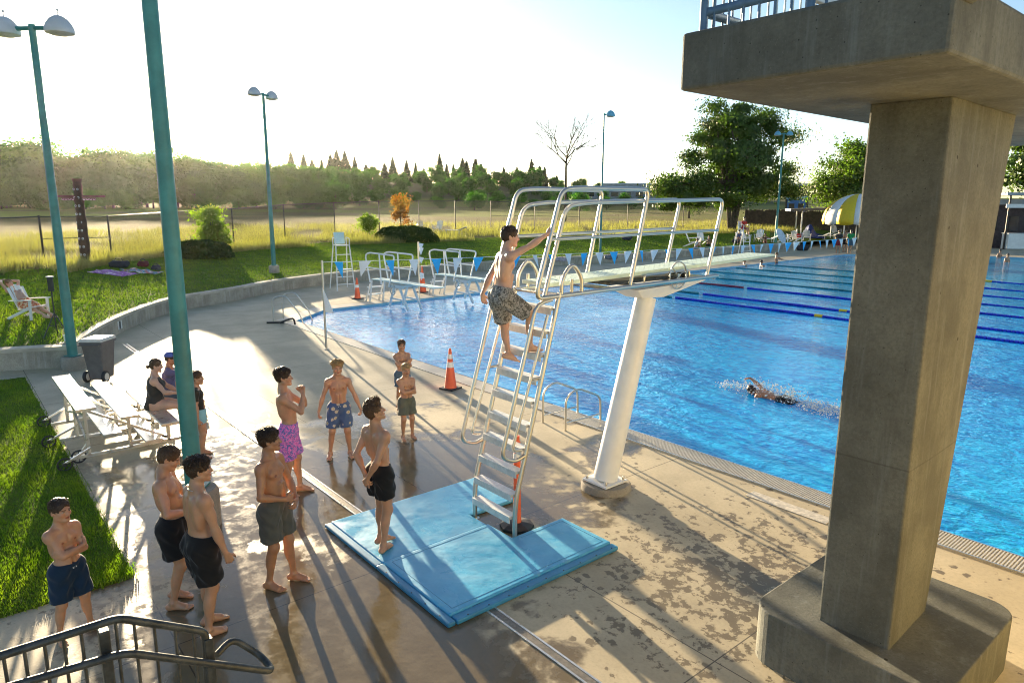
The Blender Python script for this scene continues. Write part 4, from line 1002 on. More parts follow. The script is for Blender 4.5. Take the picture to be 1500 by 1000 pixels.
p = T(127, 388); hz = topz(p[0], p[1], 262); x, y, z = p
t = thing('carved_pole', 'tall dark carved wooden pole with spread wing boards near the fence', 'carved pole', tuple(p))
m = MB(); pr = []
for k in range(25):
    u = k / 24; pr.append((.20 - .05 * u + .03 * abs(sin(u * 26)) + (.03 if k % 6 == 0 else 0), u * (hz - z)))
m.lathe(p, pr, 14); m.build('shaft', MT['wood'], t, True)
fx = np.array([rt[0], rt[1], 0]); fx /= np.linalg.norm(fx); fy = -np.array([fw[0], fw[1], 0]); fy /= np.linalg.norm(fy); MM = np.array([fx, fy, [0, 0, 1]]).T
for s in (-1, 1):
    m = MB(); zz = z + (hz - z) * .80; m.box(p + np.array([0, 0, zz - z]) + fx * s * .66, (1.05, .05, .09), M3=MM); m.box(p + np.array([0, 0, zz - z - .12]) + fx * s * .45, (.60, .05, .13), M3=MM); w_ = m.build('wing_board', MT['wood'], t, bevel=.02)
    m = MB()
    for k in range(4): c = p + np.array([0, 0, zz - z - .11]) + fx * s * (.25 + .15 * k) + fy * .04; m.tube([c + fx * .045 * cos(a) + np.array([0, 0, .05 * sin(a)]) for a in np.linspace(pi, 2 * pi, 8)], .012, 5)
    m.build('white_carving', MT['whitepaint'], w_)
m = MB()
for k in range(9):
    u = .12 + k * .095
    for s in (-1, 1): c = p + np.array([0, 0, u * (hz - z)]) + fx * s * .08 + fy * (.21 - .05 * u); m.tube([c + fx * .04 * cos(a) + np.array([0, 0, .04 * sin(a)]) for a in np.linspace(0, 6.28, 10)], .011, 5)
m.build('white_carving', MT['whitepaint'], t)

def blanket(label, px, py, w, l, rz, cols, seed):
    p = T(px, py); r_ = np.random.default_rng(seed); t = NT('blanket_' + str(seed)); co = t.coord('Object'); v = t.vor(t.map(co, (3, 8, 1)), 1.2, out='Color'); X = t.sep(v)[0]
    c = t.mix(X, cols[0], cols[1]); c = t.mix(t.ramp(t.noise(co, 3), .55, .6), c, cols[2]); t.pbr(c, .85, spec=.1)
    n_ = 18; V = []
    for i in range(n_):
        for j in range(n_):
            lx, ly = (i / (n_ - 1) - .5) * w, (j / (n_ - 1) - .5) * l; wx, wy = p[0] + lx * cos(rz) - ly * sin(rz), p[1] + lx * sin(rz) + ly * cos(rz)
            V.append((wx, wy, float(ter(wx, wy)) + .05 + .03 * sin(lx * 9 + seed) * cos(ly * 7) + .01 * r_.normal()))
    q = [(i * n_ + j, (i + 1) * n_ + j, (i + 1) * n_ + j + 1, i * n_ + j + 1) for i in range(n_ - 1) for j in range(n_ - 1)]
    me = mesh_np(np.array(V) - p, np.array(q), smooth=True); o = link('blanket', me, t.m, None, tuple(p)); tag(o, label, 'blanket'); s = o.modifiers.new('s', 'SOLIDIFY'); s.thickness = .02
blanket('crumpled purple patterned blanket spread on the grass bank', 167, 401, 1.5, 1.3, .9, ((.35, .12, .42), (.55, .30, .50), (.75, .6, .65)), 3)
blanket('multicoloured towel beside the purple blanket', 208, 399, 1.5, .9, .7, ((.10, .35, .45), (.60, .20, .15), (.75, .7, .6)), 5)
def bag(label, px, py, w, h, col, seed, ter_z=True, zz=0):
    p = (T(px, py) if py > 300 else onrim(px, py) + np.array([0, 0, .35])) if ter_z else G(px, py, zz); t = thing('bag', label, 'bag', tuple(p)); bm = bmesh.new(); bmesh.ops.create_icosphere(bm, subdivisions=3, radius=1); r_ = np.random.default_rng(seed)
    for v in bm.verts:
        c = v.co; k = 1 + .12 * sin(c.x * 5 + seed) * cos(c.y * 4 + c.z * 3); v.co = Vector((math.copysign(abs(c.x) ** .7, c.x) * w / 2 * k, math.copysign(abs(c.y) ** .7, c.y) * w * .3 * k, (math.copysign(abs(c.z) ** .75, c.z) + .9) * h / 2 * k))
    me = bpy.data.meshes.new('body'); bm.to_mesh(me); bm.free(); me.polygons.foreach_set("use_smooth", [True] * len(me.polygons)); o = link('body', me, M('bag_cloth_%d' % seed, col, .8, 0, .3, 6, .3, 30), t); o.rotation_euler = (0, 0, A_IM)
    m = MB(); L = np.array(p); m.tube(bend([L + fx * -w * .25 + np.array([0, 0, h * .8]), L + fx * -w * .15 + np.array([0, 0, h * 1.25]), L + fx * w * .15 + np.array([0, 0, h * 1.25]), L + fx * w * .25 + np.array([0, 0, h * .8])], .06), .015, 6); m.build('handle', MT['black'], t)
bag('black sports bag on the purple blanket', 175, 393, .85, .35, (.03, .03, .035), 1)
bag('dark red bag on the grass behind the multicoloured towel', 210, 391, .5, .3, (.14, .025, .02), 2)
bag('small dark bag at the right end of the multicoloured towel', 229, 396, .42, .26, (.05, .05, .06), 3)

# ================================================================== stair railing in the foreground
t = thing('stair_railing', 'galvanised steel stair railing with pickets and a looped lower handrail', 'railing', (-2.6, .3, 2.0)); xr = -2.6
def rx(px, py): return ONX(px, py, xr)
up_ = [rx(-260, 1040), rx(0, 960), rx(173, 904.6), rx(300.6, 924.4), rx(306, 1030)]
m = MB(); m.tube(bend(up_, .03, 4), .0148, 12); m.build('top_rail', MT['galv'], t, True)
a_, b_ = rx(-260, 1078), rx(180, 946)
lo = [a_, rx(0, 998), rx(180, 946), rx(396, 975), rx(396, 975) + np.array([-.10, -.02, .03]), rx(374, 948) + np.array([-.14, -.06, .02]), rx(331, 958.6) + np.array([-.10, -.02, -.02])]
lo = [p_ + np.array([.045, 0, 0]) for p_ in lo]
m = MB(); m.tube(bend(lo, .045, 5), .0142, 12); m.build('hand_rail', MT['galv'], t, True)
for px, py in ((150, 914), (303, 926)):
    q = rx(px, py); m = MB(); m.box((q[0], q[1], q[2] - .62), (.040, .034, 1.2)); m.build('post', MT['galv'], t, bevel=.004)
def zrail(y): 
    return float(np.interp(y, [up_[0][1], up_[1][1], up_[2][1], up_[3][1]], [up_[0][2], up_[1][2], up_[2][2], up_[3][2]]))
for px in (-60, -30, 0, 32, 63, 92, 119, 171, 198, 227, 257, 283):
    q = rx(px, 930); m = MB(); m.tube([(xr, q[1], zrail(q[1])), (xr, q[1], zrail(q[1]) - 1.0)], .0055, 8); m.build('picket', MT['galv'], t, True)

# ================================================================== chairs, loungers, guard chairs
def garden_chair(mat_='plastic'):
    t = thing('garden_chair', 'x', 'chair', (0, 0, 0))
    def B(name, fn, bev=.008): mm = MB(); fn(mm); return mm.build(name, MT[mat_], t, bevel=bev)
    def seat(mm):
        for k in range(5): mm.bar((-.24, .02 + .1 * k - .25, .36 - .03 * k * 0 - .02 * (4 - k) + .0), (.24, .02 + .1 * k - .25, .36 - .02 * (4 - k)), .085, .02)
    B('seat', seat)
    def back(mm):
        for k in range(5):
            x = -.2 + k * .1; hgt = .98 - .04 * abs(k - 2); mm.bar((x, -.24, .30), (x * 1.12, -.52, hgt), .088, .02, (0, 1, 0))
        mm.bar((-.24, -.36, .58), (.24, -.36, .58), .03, .05)
    B('backrest', back)
    for s in (-1, 1):
        B('armrest', lambda mm: mm.bar((s * .31, -.42, .54), (s * .31, .30, .58), .11, .025)); B('front_leg', lambda mm: mm.bar((s * .29, .22, 0), (s * .29, .24, .57), .03, .09)); B('rear_leg', lambda mm: mm.bar((s * .27, -.62, 0), (s * .27, .24, .37), .03, .08))
    return t
cproto = garden_chair(); first = [True]
def chair(px, py, label, yaw, z=None, group='white plastic garden chairs on the grass', sc=1.0):
    p = T(px, py) if py > 300 else onrim(px, py); o = cproto if first[0] else copy_tree(cproto); first[0] = False; o.location = (p[0], p[1], p[2] + .02); o.rotation_euler = (0, 0, yaw); o['label'] = label; o['group'] = group; o.scale = (sc,) * 3; return o
CH = [(50, 469, 'white slatted lounge chair under the reclining sunbather', rad(-52), 1.0), (641, 341, 'white chair standing beside the broad dome hedge', rad(-150), 1.1), (617, 339, 'white chair half hidden by the broad dome hedge', rad(-110), 1.0),
      (1019, 2.0, 'tall white chair nearest the right end of the diving board', rad(-60), 1.3), (1032, 3.4, 'white chair behind the tall white chair', rad(-120), 1.1), (1085, 2.6, 'white chair with a person in blue sitting in it', rad(-150), 1.1), (1096, 3.8, 'white chair just left of the brown board fence', rad(-100), 1.1), (1115, 3.2, 'white upright chair at the foot of the brown board fence', rad(-160), 1.2),
      (1154, 1.6, 'white chair leaning behind the pale paddle board', rad(-60), 1.1), (1172, 1.0, 'white chair with a red towel on its seat', rad(-20), 1.1), (1186, 1.5, 'pinkish white chair with its back to the pool', rad(20), 1.1), (1163, 3.0, 'low white chair between the leaning chairs', rad(60), 1.0), (1229, 5.0, 'white folding seat in front of the dark fence', rad(-120), 1.2)]
for px, py, lb, yw, s in CH: chair(px, py, lb, yw, sc=s)
bag('red towel heaped on a white chair', 1174, 1.0, .5, .45, (.50, .03, .02), 6)
t = thing('paddle_board', 'short pale board propped upright at the wall end', 'board', tuple(onrim(1148, .7))); L = np.array(t.location)
m = MB(); MMb = np.array([fx, fy * .9 + np.array([0, 0, .43]), np.cross(fx, fy * .9 + np.array([0, 0, .43]))]).T
P_ = [(0.32 * cos(a), .75 * sin(a)) for a in np.linspace(0, 2 * pi, 28, False)]; d_ = np.array([.45, 0, .9]); d_ = fx * -.5 + np.array([0, 0, .86])
sd = np.cross(d_, fy); V = [L + np.array([0, 0, .68]) + sd * a + d_ * b + fy * s * .04 for s in (1, -1) for a, b in P_]; n_ = 28
m.add(V, [tuple(range(n_)), tuple(range(2 * n_ - 1, n_ - 1, -1))] + [(i, n_ + i, n_ + (i + 1) % n_, (i + 1) % n_) for i in range(n_)]); m.build('deck', M('board_pale', (.55, .66, .78), .3), t, bevel=.01)
def lounger(px, py, label, yaw):
    p = T(px, py) if py > 300 else onrim(px, py); t = thing('sun_lounger', label, 'sun lounger', tuple(p), yaw, 'white sun loungers beyond the wall'); m = MB()
    def Lc(P): return loc_(t, P)
    a, b_, c_, d_ = Lc([(0, -.9, .34), (0, .35, .34), (0, .35, .36), (0, .95, .62)]); m.bar(a, b_, .6, .05); m.build('seat', MT['plastic'], t, bevel=.01); m = MB(); m.bar(c_, d_, .58, .05); m.build('backrest', MT['plastic'], t, bevel=.01)
    for q in ((-.25, -.8), (.25, -.8), (-.25, .4), (.25, .4)): m = MB(); e, f_ = Lc([(q[0], q[1], 0), (q[0], q[1], .33)]); m.bar(e, f_, .05, .05); m.build('leg', MT['plastic'], t)
for px, py, lb, yw in ((668, 343, 'white lounger beside the chair by the hedge', rad(-60)), (1205, 2.2, 'white lounger left of the striped umbrella', rad(-50)), (1220, 1.6, 'white lounger beneath the striped umbrella', rad(-50)), (1238, 2.4, 'white lounger behind the standing swimmers', rad(-50)), (1129, 2.4, 'white lounger beside the double lamp post', rad(-40))): lounger(px, py, lb, yw)

def guard_chair(label, base, yaw, h=1.95):
    t = thing('lifeguard_chair', label, 'lifeguard chair', base, yaw)
    def Lc(*P): return loc_(t, P)
    for s in (-1, 1):
        m = MB(); m.tube(Lc((s * .42, .55, 0), (s * .32, .25, h)), .03, 7); m.build('leg', MT['whitepaint'], t); m = MB(); m.tube(Lc((s * .42, -.7, 0), (s * .32, -.2, h)), .03, 7); m.build('leg', MT['whitepaint'], t)
        m = MB(); m.tube(bend(Lc((s * .32, -.2, h), (s * .32, -.25, h + .38), (s * .32, .28, h + .34), (s * .32, .25, h)), .06), .022, 7); m.build('arm_rail', MT['whitepaint'], t)
    m = MB(); q = Lc((0, .03, h + .03))[0]; m.box(q, (.6, .5, .04), yaw); m.build('seat', MT['whitepaint'], t, bevel=.01)
    m = MB(); a, b_ = Lc((0, -.22, h + .08), (0, -.32, h + .62)); m.bar(a, b_, .5, .035, (1, 0, 0) if False else (0, 0, 1)); m.build('backrest', MT['boardb'], t, bevel=.01)
    for k in range(5):
        z = .3 + k * .34; u = z / h; m = MB(); m.tube(Lc((-.42 + .1 * u, .55 - .3 * u, z), (.42 - .1 * u, .55 - .3 * u, z)), .022, 6); m.build('rung', MT['whitepaint'], t)
    m = MB(); m.box(Lc((0, .38, .98))[0], (.72, .3, .035), yaw); m.build('foot_rest', MT['whitepaint'], t, bevel=.006)
    return t
gx = ATR(527, 400, 33.6); guard_chair('empty tall white lifeguard chair on the far deck at left', (-30.0, 14.6, 0), rad(-100), 2.05)
gp = G(1062, 385); guard_chair('tall white lifeguard chair occupied by a guard in red', (-28.6, 46.2, 0), rad(-95), 2.2)

# ================================================================== far right: umbrella, fence, shelter, buildings
p = onter(1258, 74); z0 = topz(p[0], p[1], 321); z1 = topz(p[0], p[1], 284); t = thing('striped_umbrella', 'big yellow and white striped umbrella half hidden by the pillar', 'umbrella', tuple(p))
L = np.array(p); Rr = 3.05; n_ = 12
for k in range(n_):
    a0, a1 = 2 * pi * k / n_ - .2, 2 * pi * (k + 1) / n_ - .2; V = []; fs = []
    for i, u in enumerate(np.linspace(0.02, 1, 9)):
        for a in np.linspace(a0, a1, 5):
            rr_ = Rr * sin(u * pi / 2) ; zz = z0 - .15 + (z1 - z0 + .15) * cos(u * pi / 2) ** 1.0; bul = 1 + .02 * sin((a - a0) / (a1 - a0) * pi); V.append((p[0] + rr_ * bul * cos(a), p[1] + rr_ * bul * sin(a), zz))
    for a in np.linspace(a0, a1, 5): V.append((p[0] + Rr * .98 * cos(a), p[1] + Rr * .98 * sin(a), z0 - .42 - .12 * sin((a - a0) / (a1 - a0) * pi)))
    for i in range(9):
        for j in range(4): fs.append((i * 5 + j, (i + 1) * 5 + j, (i + 1) * 5 + j + 1, i * 5 + j + 1))
    m = MB(); m.add(V, fs); o = m.build('canopy_panel', MT['yellow'] if k % 2 else MT['white'], t, True, auto=False); s = o.modifiers.new('s', 'SOLIDIFY'); s.thickness = .01
m = MB(); m.tube([L, L + np.array([0, 0, z1 - p[2]])], .05, 8); m.build('pole', MT['whitepaint'], t)
bfa, bfb = onter(1092, 88), onter(1262, 90)
t = thing('board_fence', 'dark brown vertical board fence behind the chairs at right', 'fence', tuple(bfa)); m = MB(); n_ = 110; r_ = np.random.default_rng(3); dd = bfb - bfa; aa = math.atan2(dd[1], dd[0])
for k in range(n_):
    q = bfa + dd * (k + .5) / n_; zt = topz(q[0], q[1], 308 if k > 38 else 306) + r_.normal(0, .05); hz = max(1.6, zt - q[2]); m.box((q[0], q[1], q[2] + hz / 2 - .1), (np.hypot(*dd[:2]) / n_ * .97, .05 + .02 * r_.random(), hz), aa)
m.build('boards', MT['fencewood'], t); m = MB(); m.bar(bfa + np.array([0, .1, 1.4]), bfb + np.array([0, .1, 1.4]), .06, .1); m.build('rail', MT['fencewood'], t)
q = onter(1205, 82); zt = topz(q[0], q[1], 306)
t = thing('shelter', 'low shelter with a flat dark roof on slim white posts', 'shelter', tuple(q)); m = MB(); ang = A_IM - .25; ca = np.array([cos(ang), sin(ang), 0]); cb = np.array([-sin(ang), cos(ang), 0]); Q = np.array(q)
c = Q + np.array([0, 0, zt - q[2]]); m.add([c - ca * 3.4 - cb * 2 - np.array([0, 0, .25]), c + ca * 6 - cb * 2, c + ca * 6 + cb * 2.5, c - ca * 3.4 + cb * 2.5 - np.array([0, 0, .25]), c - ca * 3.4 - cb * 2 + np.array([0, 0, .0]), c + ca * 6 - cb * 2 + np.array([0, 0, .3]), c + ca * 6 + cb * 2.5 + np.array([0, 0, .3]), c - ca * 3.4 + cb * 2.5 + np.array([0, 0, .0])], [(3, 2, 1, 0), (4, 5, 6, 7), (0, 1, 5, 4), (1, 2, 6, 5), (2, 3, 7, 6), (3, 0, 4, 7)]); m.build('roof', M('dark_roof', (.07, .065, .06), .6), t)
for a, b_ in ((-2.2, -1.7), (2, -1.7), (5, -1.7), (-2.2, 2.2), (5, 2.2)):
    m = MB(); e = Q + ca * a + cb * b_; m.tube([e, e + np.array([0, 0, zt - q[2] - .1])], .07, 7); m.build('post', MT['whitepaint'], t)
q = onter(1192, 78); t = thing('covered_stack', 'dark blue tarpaulin draped over a peaked stack by the shelter', 'covered stack', tuple(q)); bm = bmesh.new(); bmesh.ops.create_icosphere(bm, subdivisions=4, radius=1)
for v in bm.verts:
    c = v.co; pk = math.exp(-((c.x + .15) / .25) ** 2); k = 1 + .08 * sin(c.x * 11) * cos(c.y * 9 + c.z * 5); v.co = Vector((c.x * 1.5 * k, c.y * .9 * k, max(0, c.z) * (.45 + .95 * pk) * k))
me = bpy.data.meshes.new('cover'); bm.to_mesh(me); bm.free(); me.polygons.foreach_set("use_smooth", [True] * len(me.polygons)); o = link('cover', me, MT['bluecover'], t); o.rotation_euler = (0, 0, A_IM)
m = MB(); L = np.array(q); m.tube([L + fx * -1.5, L + fx * -1.5 + np.array([0, 0, .9])], .05, 6); m.tube([L + fx * 2.0, L + fx * 2.0 + np.array([0, 0, 1.2])], .05, 6); m.build('stake', MT['whitepaint'], t)

def building(label, pxa, pxb, ytop, r, depth, wallm, roofm, zb=None, win=None, ybase=None):
    a, b_ = onter(pxa, r), onter(pxb, r); zt = topz((a[0] + b_[0]) / 2, (a[1] + b_[1]) / 2, ytop); z0 = min(a[2], b_[2]) - 1
    t = thing('building', label, 'building', (a[0], a[1], z0)); d = b_ - a; L_ = np.hypot(d[0], d[1]); an = math.atan2(d[1], d[0]); u = np.array([cos(an), sin(an), 0]); v = np.array([-sin(an), cos(an), 0])
    if v @ np.array([a[0], a[1], 0]) < 0: v = -v
    c = (a + b_) / 2; c[2] = 0; m = MB(); MM_ = np.array([u, v, [0, 0, 1]]).T
    m.box(c + v * depth / 2 + np.array([0, 0, (z0 + zt) / 2]), (L_, depth, zt - z0), M3=MM_); m.build('walls', wallm, t)
    m = MB(); m.box(c + v * depth / 2 + np.array([0, 0, zt + .25]), (L_ + .8, depth + .8, .5), M3=MM_); m.build('roof', roofm, t)
    if win:
        for k in range(win):
            m = MB(); q = c + u * (-L_ / 2 + (k + .5) * L_ / win) - v * .03; q[2] = z0 + (zt - z0) * .62; m.box(q, (L_ / win * .6, .06, (zt - z0) * .3), M3=MM_); m.build('window', MT['blackglass'], t)
    return t
building('long low grey building with a pale blue roof across the field', 838, 1000, 277, 300, 40, MT['wallgrey'], MT['roof'], win=9)
building('flat roofed building behind the big tree with a pale blue roof', 880, 960, 270, 360, 30, MT['roof'], M('paleblue_roof', (.40, .48, .55), .4, .2), win=5)
building('square grey building with dark glazing between the trees', 1150, 1184, 272, 190, 20, MT['blackglass'], MT['roof'], win=3)
building('blue container standing in front of the square grey building', 1153, 1180, 291, 160, 6, MT['blue_container'], M('container_top', (.25, .42, .55), .5), win=2)
wb = building('dark brick building with a grey roof right of the pillar', 1440, 1640, 300, 82, 16, MT['brickdark'], MT['roof'], win=6)
p0 = onter(1479, 80); zz = topz(p0[0], p0[1], 262)
t = thing('tensile_canopy', 'grey canopy roof edge right of the pillar', 'canopy', (p0[0], p0[1], .5)); c = np.array([p0[0], p0[1], topz(p0[0], p0[1], 284)]); m = MB(); m.box(c + fx * 4 - fy * 1.5, (9, 3.5, .25), M3=MM); m.build('roof', MT['roof'], t); m = MB(); m.box(c + fx * 4 + fy * .3 - np.array([0, 0, 1.1]), (9, .12, .35), M3=MM); m.build('fascia', MT['whitepaint'], t)
for k in (0, 4, 8): m = MB(); e = c + fx * k; m.tube([(e[0], e[1], 0), e], .09, 7); m.build('post', MT['darkmetal'], t)
q = G(1478, 366); t = thing('white_bin', 'white box shaped cabinet at the far pool edge right of the pillar', 'cabinet', (q[0], q[1] + 1.5, 0)); m = MB(); m.box((q[0], q[1] + 1.5, .75), (2.0, .9, 1.4), A_IM); m.build('cabinet', MT['whitepaint'], t, bevel=.03); m = MB(); m.box((q[0], q[1] + 1.5, 1.48), (2.1, 1.0, .06), A_IM); m.build('lid', MT['whitepaint'], t, bevel=.02)
bag('black bag with pale straps at the end of the wall', 1175, 367, 1.1, .55, (.02, .02, .025), 9, False, 0)
bag('dark bag lying on the grass under the pennants', 918, 352, .9, .5, (.04, .04, .07), 10)
bag('grey bag on top of the far wall under the pennants', 895, 380, .9, .3, (.16, .16, .18), 11, False, .5)
bag('pale bundle of towels on the far wall', 820, 383, .9, .25, (.35, .32, .36), 12, False, .5)
bag('dark bundle on the grass by the occupied lifeguard chair', 1078, 356, .7, .4, (.03, .03, .04), 13)

# ================================================================== people: one continuous body surface each, hair and clothing as children
def rotm(rx_=0, ry_=0, rz_=0):
    cx, sx, cy, sy, cz, sz = cos(rx_), sin(rx_), cos(ry_), sin(ry_), cos(rz_), sin(rz_)
    X = np.array([[1, 0, 0], [0, cx, -sx], [0, sx, cx]]); Y = np.array([[cy, 0, sy], [0, 1, 0], [-sy, 0, cy]]); Z = np.array([[cz, -sz, 0], [sz, cz, 0], [0, 0, 1]])
    return Z @ X @ Y
I3 = np.eye(3)
class Field:
    """smooth union of tapered capsules and ellipsoids, turned into one surface"""
    def __init__(s): s.p = []
    def rc(s, a, b, ra, rb, k=.02, sub=False, cut=None): s.p.append(('rc', np.asarray(a, float), np.asarray(b, float), ra, rb, k, sub, cut)); return s
    def el(s, c, r, Rm=I3, k=.02, sub=False): s.p.append(('el', np.asarray(c, float), np.asarray(r, float), Rm, 0, k, sub, None)); return s
    def hs(s, pt, n, box=None, k=.004): s.p.append(('hs', np.asarray(pt, float), np.asarray(n, float), box, 0, k, True, None)); return s
    def mesh(s, h, disp=None, name='body'):
        lo, hi = [], []
        for q in s.p:
            if q[6] or q[0] == 'hs': continue
            if q[0] == 'rc': r = max(q[3], q[4]); lo.append(np.minimum(q[1], q[2]) - r); hi.append(np.maximum(q[1], q[2]) + r)
            else: r = q[2].max(); lo.append(q[1] - r); hi.append(q[1] + r)
        lo = np.min(lo, 0) - 3 * h; hi = np.max(hi, 0) + 3 * h; n = np.ceil((hi - lo) / h).astype(int) + 1
        ax = [lo[i] + h * np.arange(n[i]) for i in range(3)]; D = np.full(n, .5, np.float32)
        for t, a, b, ra, rb, k, sub, cut in s.p:
            pad = k + 2.5 * h
            if t == 'rc': r = max(ra, rb); l_, h_ = np.minimum(a, b) - r - pad, np.maximum(a, b) + r + pad
            elif t == 'el': r = b.max(); l_, h_ = a - r - pad, a + r + pad
            elif ra is not None: l_, h_ = np.asarray(ra[0]), np.asarray(ra[1])
            else: l_, h_ = lo, hi
            i0 = np.clip(np.floor((l_ - lo) / h).astype(int), 0, n); i1 = np.clip(np.ceil((h_ - lo) / h).astype(int) + 1, 0, n)
            if (i1 <= i0).any(): continue
            sl_ = tuple(slice(i0[i], i1[i]) for i in range(3))
            X, Y, Z = (ax[i][i0[i]:i1[i]].astype(np.float32) for i in range(3))
            X = X[:, None, None]; Y = Y[None, :, None]; Z = Z[None, None, :]
            if t == 'rc':
                ba = b - a; L2 = max(ba @ ba, 1e-9); tt = np.clip(((X - a[0]) * ba[0] + (Y - a[1]) * ba[1] + (Z - a[2]) * ba[2]) / L2, 0, 1)
                d = np.sqrt((X - a[0] - tt * ba[0]) ** 2 + (Y - a[1] - tt * ba[1]) ** 2 + (Z - a[2] - tt * ba[2]) ** 2) - (ra + (rb - ra) * tt)
                if cut is not None: d = np.maximum(d, (X - cut[0][0]) * cut[1][0] + (Y - cut[0][1]) * cut[1][1] + (Z - cut[0][2]) * cut[1][2])
            elif t == 'el':
                u = [((X - a[0]) * ra[0][j] + (Y - a[1]) * ra[1][j] + (Z - a[2]) * ra[2][j]) for j in range(3)]
                k0 = np.sqrt(sum((u[j] / b[j]) ** 2 for j in range(3))); k1 = np.sqrt(sum((u[j] / b[j] ** 2) ** 2 for j in range(3))); d = k0 * (k0 - 1) / np.maximum(k1, 1e-6)
            else: d = -((X - a[0]) * b[0] + (Y - a[1]) * b[1] + (Z - a[2]) * b[2])
            o = D[sl_]
            if sub:
                d = -d; hh = np.maximum(k - np.abs(o - d), 0) / k; D[sl_] = np.maximum(o, d) + hh * hh * k * .25
            else:
                hh = np.maximum(k - np.abs(o - d), 0) / k; D[sl_] = np.minimum(o, d) - hh * hh * k * .25
        # surface nets
        S = D < 0; nx, ny, nz = n
        cn = [(i, j, k_) for i in (0, 1) for j in (0, 1) for k_ in (0, 1)]
        cnt = sum(S[i:nx - 1 + i, j:ny - 1 + j, k_:nz - 1 + k_].astype(np.int8) for i, j, k_ in cn)
        act = (cnt > 0) & (cnt < 8); C = np.argwhere(act); idx = np.full(act.shape, -1, np.int32); idx[act] = np.arange(len(C))
        val = np.stack([D[C[:, 0] + i, C[:, 1] + j, C[:, 2] + k_] for i, j, k_ in cn], 1); pos = np.array(cn, float); acc = np.zeros((len(C), 3)); w = np.zeros(len(C))
        for e in range(8):
            for f in range(e + 1, 8):
                if np.abs(pos[e] - pos[f]).sum() != 1: continue
                m_ = (val[:, e] < 0) != (val[:, f] < 0); t_ = val[m_, e] / (val[m_, e] - val[m_, f]); acc[m_] += pos[e] + t_[:, None] * (pos[f] - pos[e]); w[m_] += 1
        V = lo + h * (C + acc / w[:, None]); Q = []
        for a_ in range(3):
            b_, c_ = (a_ + 1) % 3, (a_ + 2) % 3; sh = [slice(None)] * 3; s0 = list(sh); s1 = list(sh); s0[a_] = slice(0, n[a_] - 1); s1[a_] = slice(1, n[a_])
            A, B = S[tuple(s0)], S[tuple(s1)]; P_ = np.argwhere(A != B); P_ = P_[(P_[:, b_] > 0) & (P_[:, c_] > 0) & (P_[:, b_] < n[b_] - 1) & (P_[:, c_] < n[c_] - 1)]
            fl = A[P_[:, 0], P_[:, 1], P_[:, 2]]; eb = np.zeros(3, int); eb[b_] = 1; ec = np.zeros(3, int); ec[c_] = 1
            q = np.stack([idx[tuple((P_ - d_).T)] for d_ in (eb + ec, ec, 0 * eb, eb)], 1); q[~fl] = q[~fl][:, ::-1]; Q.append(q)
        Q = np.concatenate(Q); Q = Q[(Q >= 0).all(1)]
        if disp is not None: V = disp(V)
        return V, Q
def to_obj(name, V, Q, m, parent, pig=None):
    me = mesh_np(V, Q, smooth=True, name=name)
    if pig is not None:
        ca = me.color_attributes.new('pig', 'FLOAT_COLOR', 'POINT'); ca.data.foreach_set('color', np.concatenate([pig, np.ones((len(pig), 1))], 1).astype(np.float32).ravel())
    return link(name, me, m, parent)
def skin_mat(name, col):
    t = NT(name); co = t.coord('Object'); a = t.n("ShaderNodeVertexColor"); a.layer_name = 'pig'
    f = t.noise(co, 9, 4, .6); c = t.mix(t.ramp(f, .3, .7), mul(col, .88), (min(1, col[0] * 1.10), col[1] * 1.02, col[2] * .98)); c = t.mix(1.0, c, a.outputs[0], 'MULTIPLY')
    n = t.bump(t.noise(co, 130, 3), .12, .003)
    b = t.pbr(c, t.math('ADD', .36, t.math('MULTIPLY', f, .18)), 0, n, .5, Subsurface_Weight=.18, Subsurface_Scale=.012, Coat_Weight=.22, Coat_Roughness=.22)
    b.inputs['Subsurface Radius'].default_value = (1.0, .35, .18); return t.m
def hair_mat(name, col):
    t = NT(name); co = t.coord('Object'); f = t.noise(t.map(co, (60, 60, 14)), 1, 3); t.pbr(t.mix(f, mul(col, .55), mul(col, 1.5)), .42, 0, t.bump(f, .5, .004), .45); return t.m
def cloth_mat(name, fn, rough=.8):
    t = NT(name); co = t.coord('Object'); c = fn(t, co); t.pbr(c, rough, 0, t.bump(t.noise(co, 240, 2), .15, .002), .2, Sheen_Weight=.15); return t.m
SK = {'tan': skin_mat('skin_tan', (.46, .25, .145)), 'deep': skin_mat('skin_deep_tan', (.38, .19, .10)), 'fair': skin_mat('skin_fair', (.56, .34, .24))}
HR = {'dark': hair_mat('hair_dark_brown', (.035, .018, .009)), 'brown': hair_mat('hair_brown', (.075, .038, .017)), 'blond': hair_mat('hair_blond', (.34, .22, .09)), 'light': hair_mat('hair_light_brown', (.18, .10, .045))}
def plain(c): return lambda t, co: t.mix(t.noise(co, 7, 4), mul(c, .8), mul(c, 1.2))
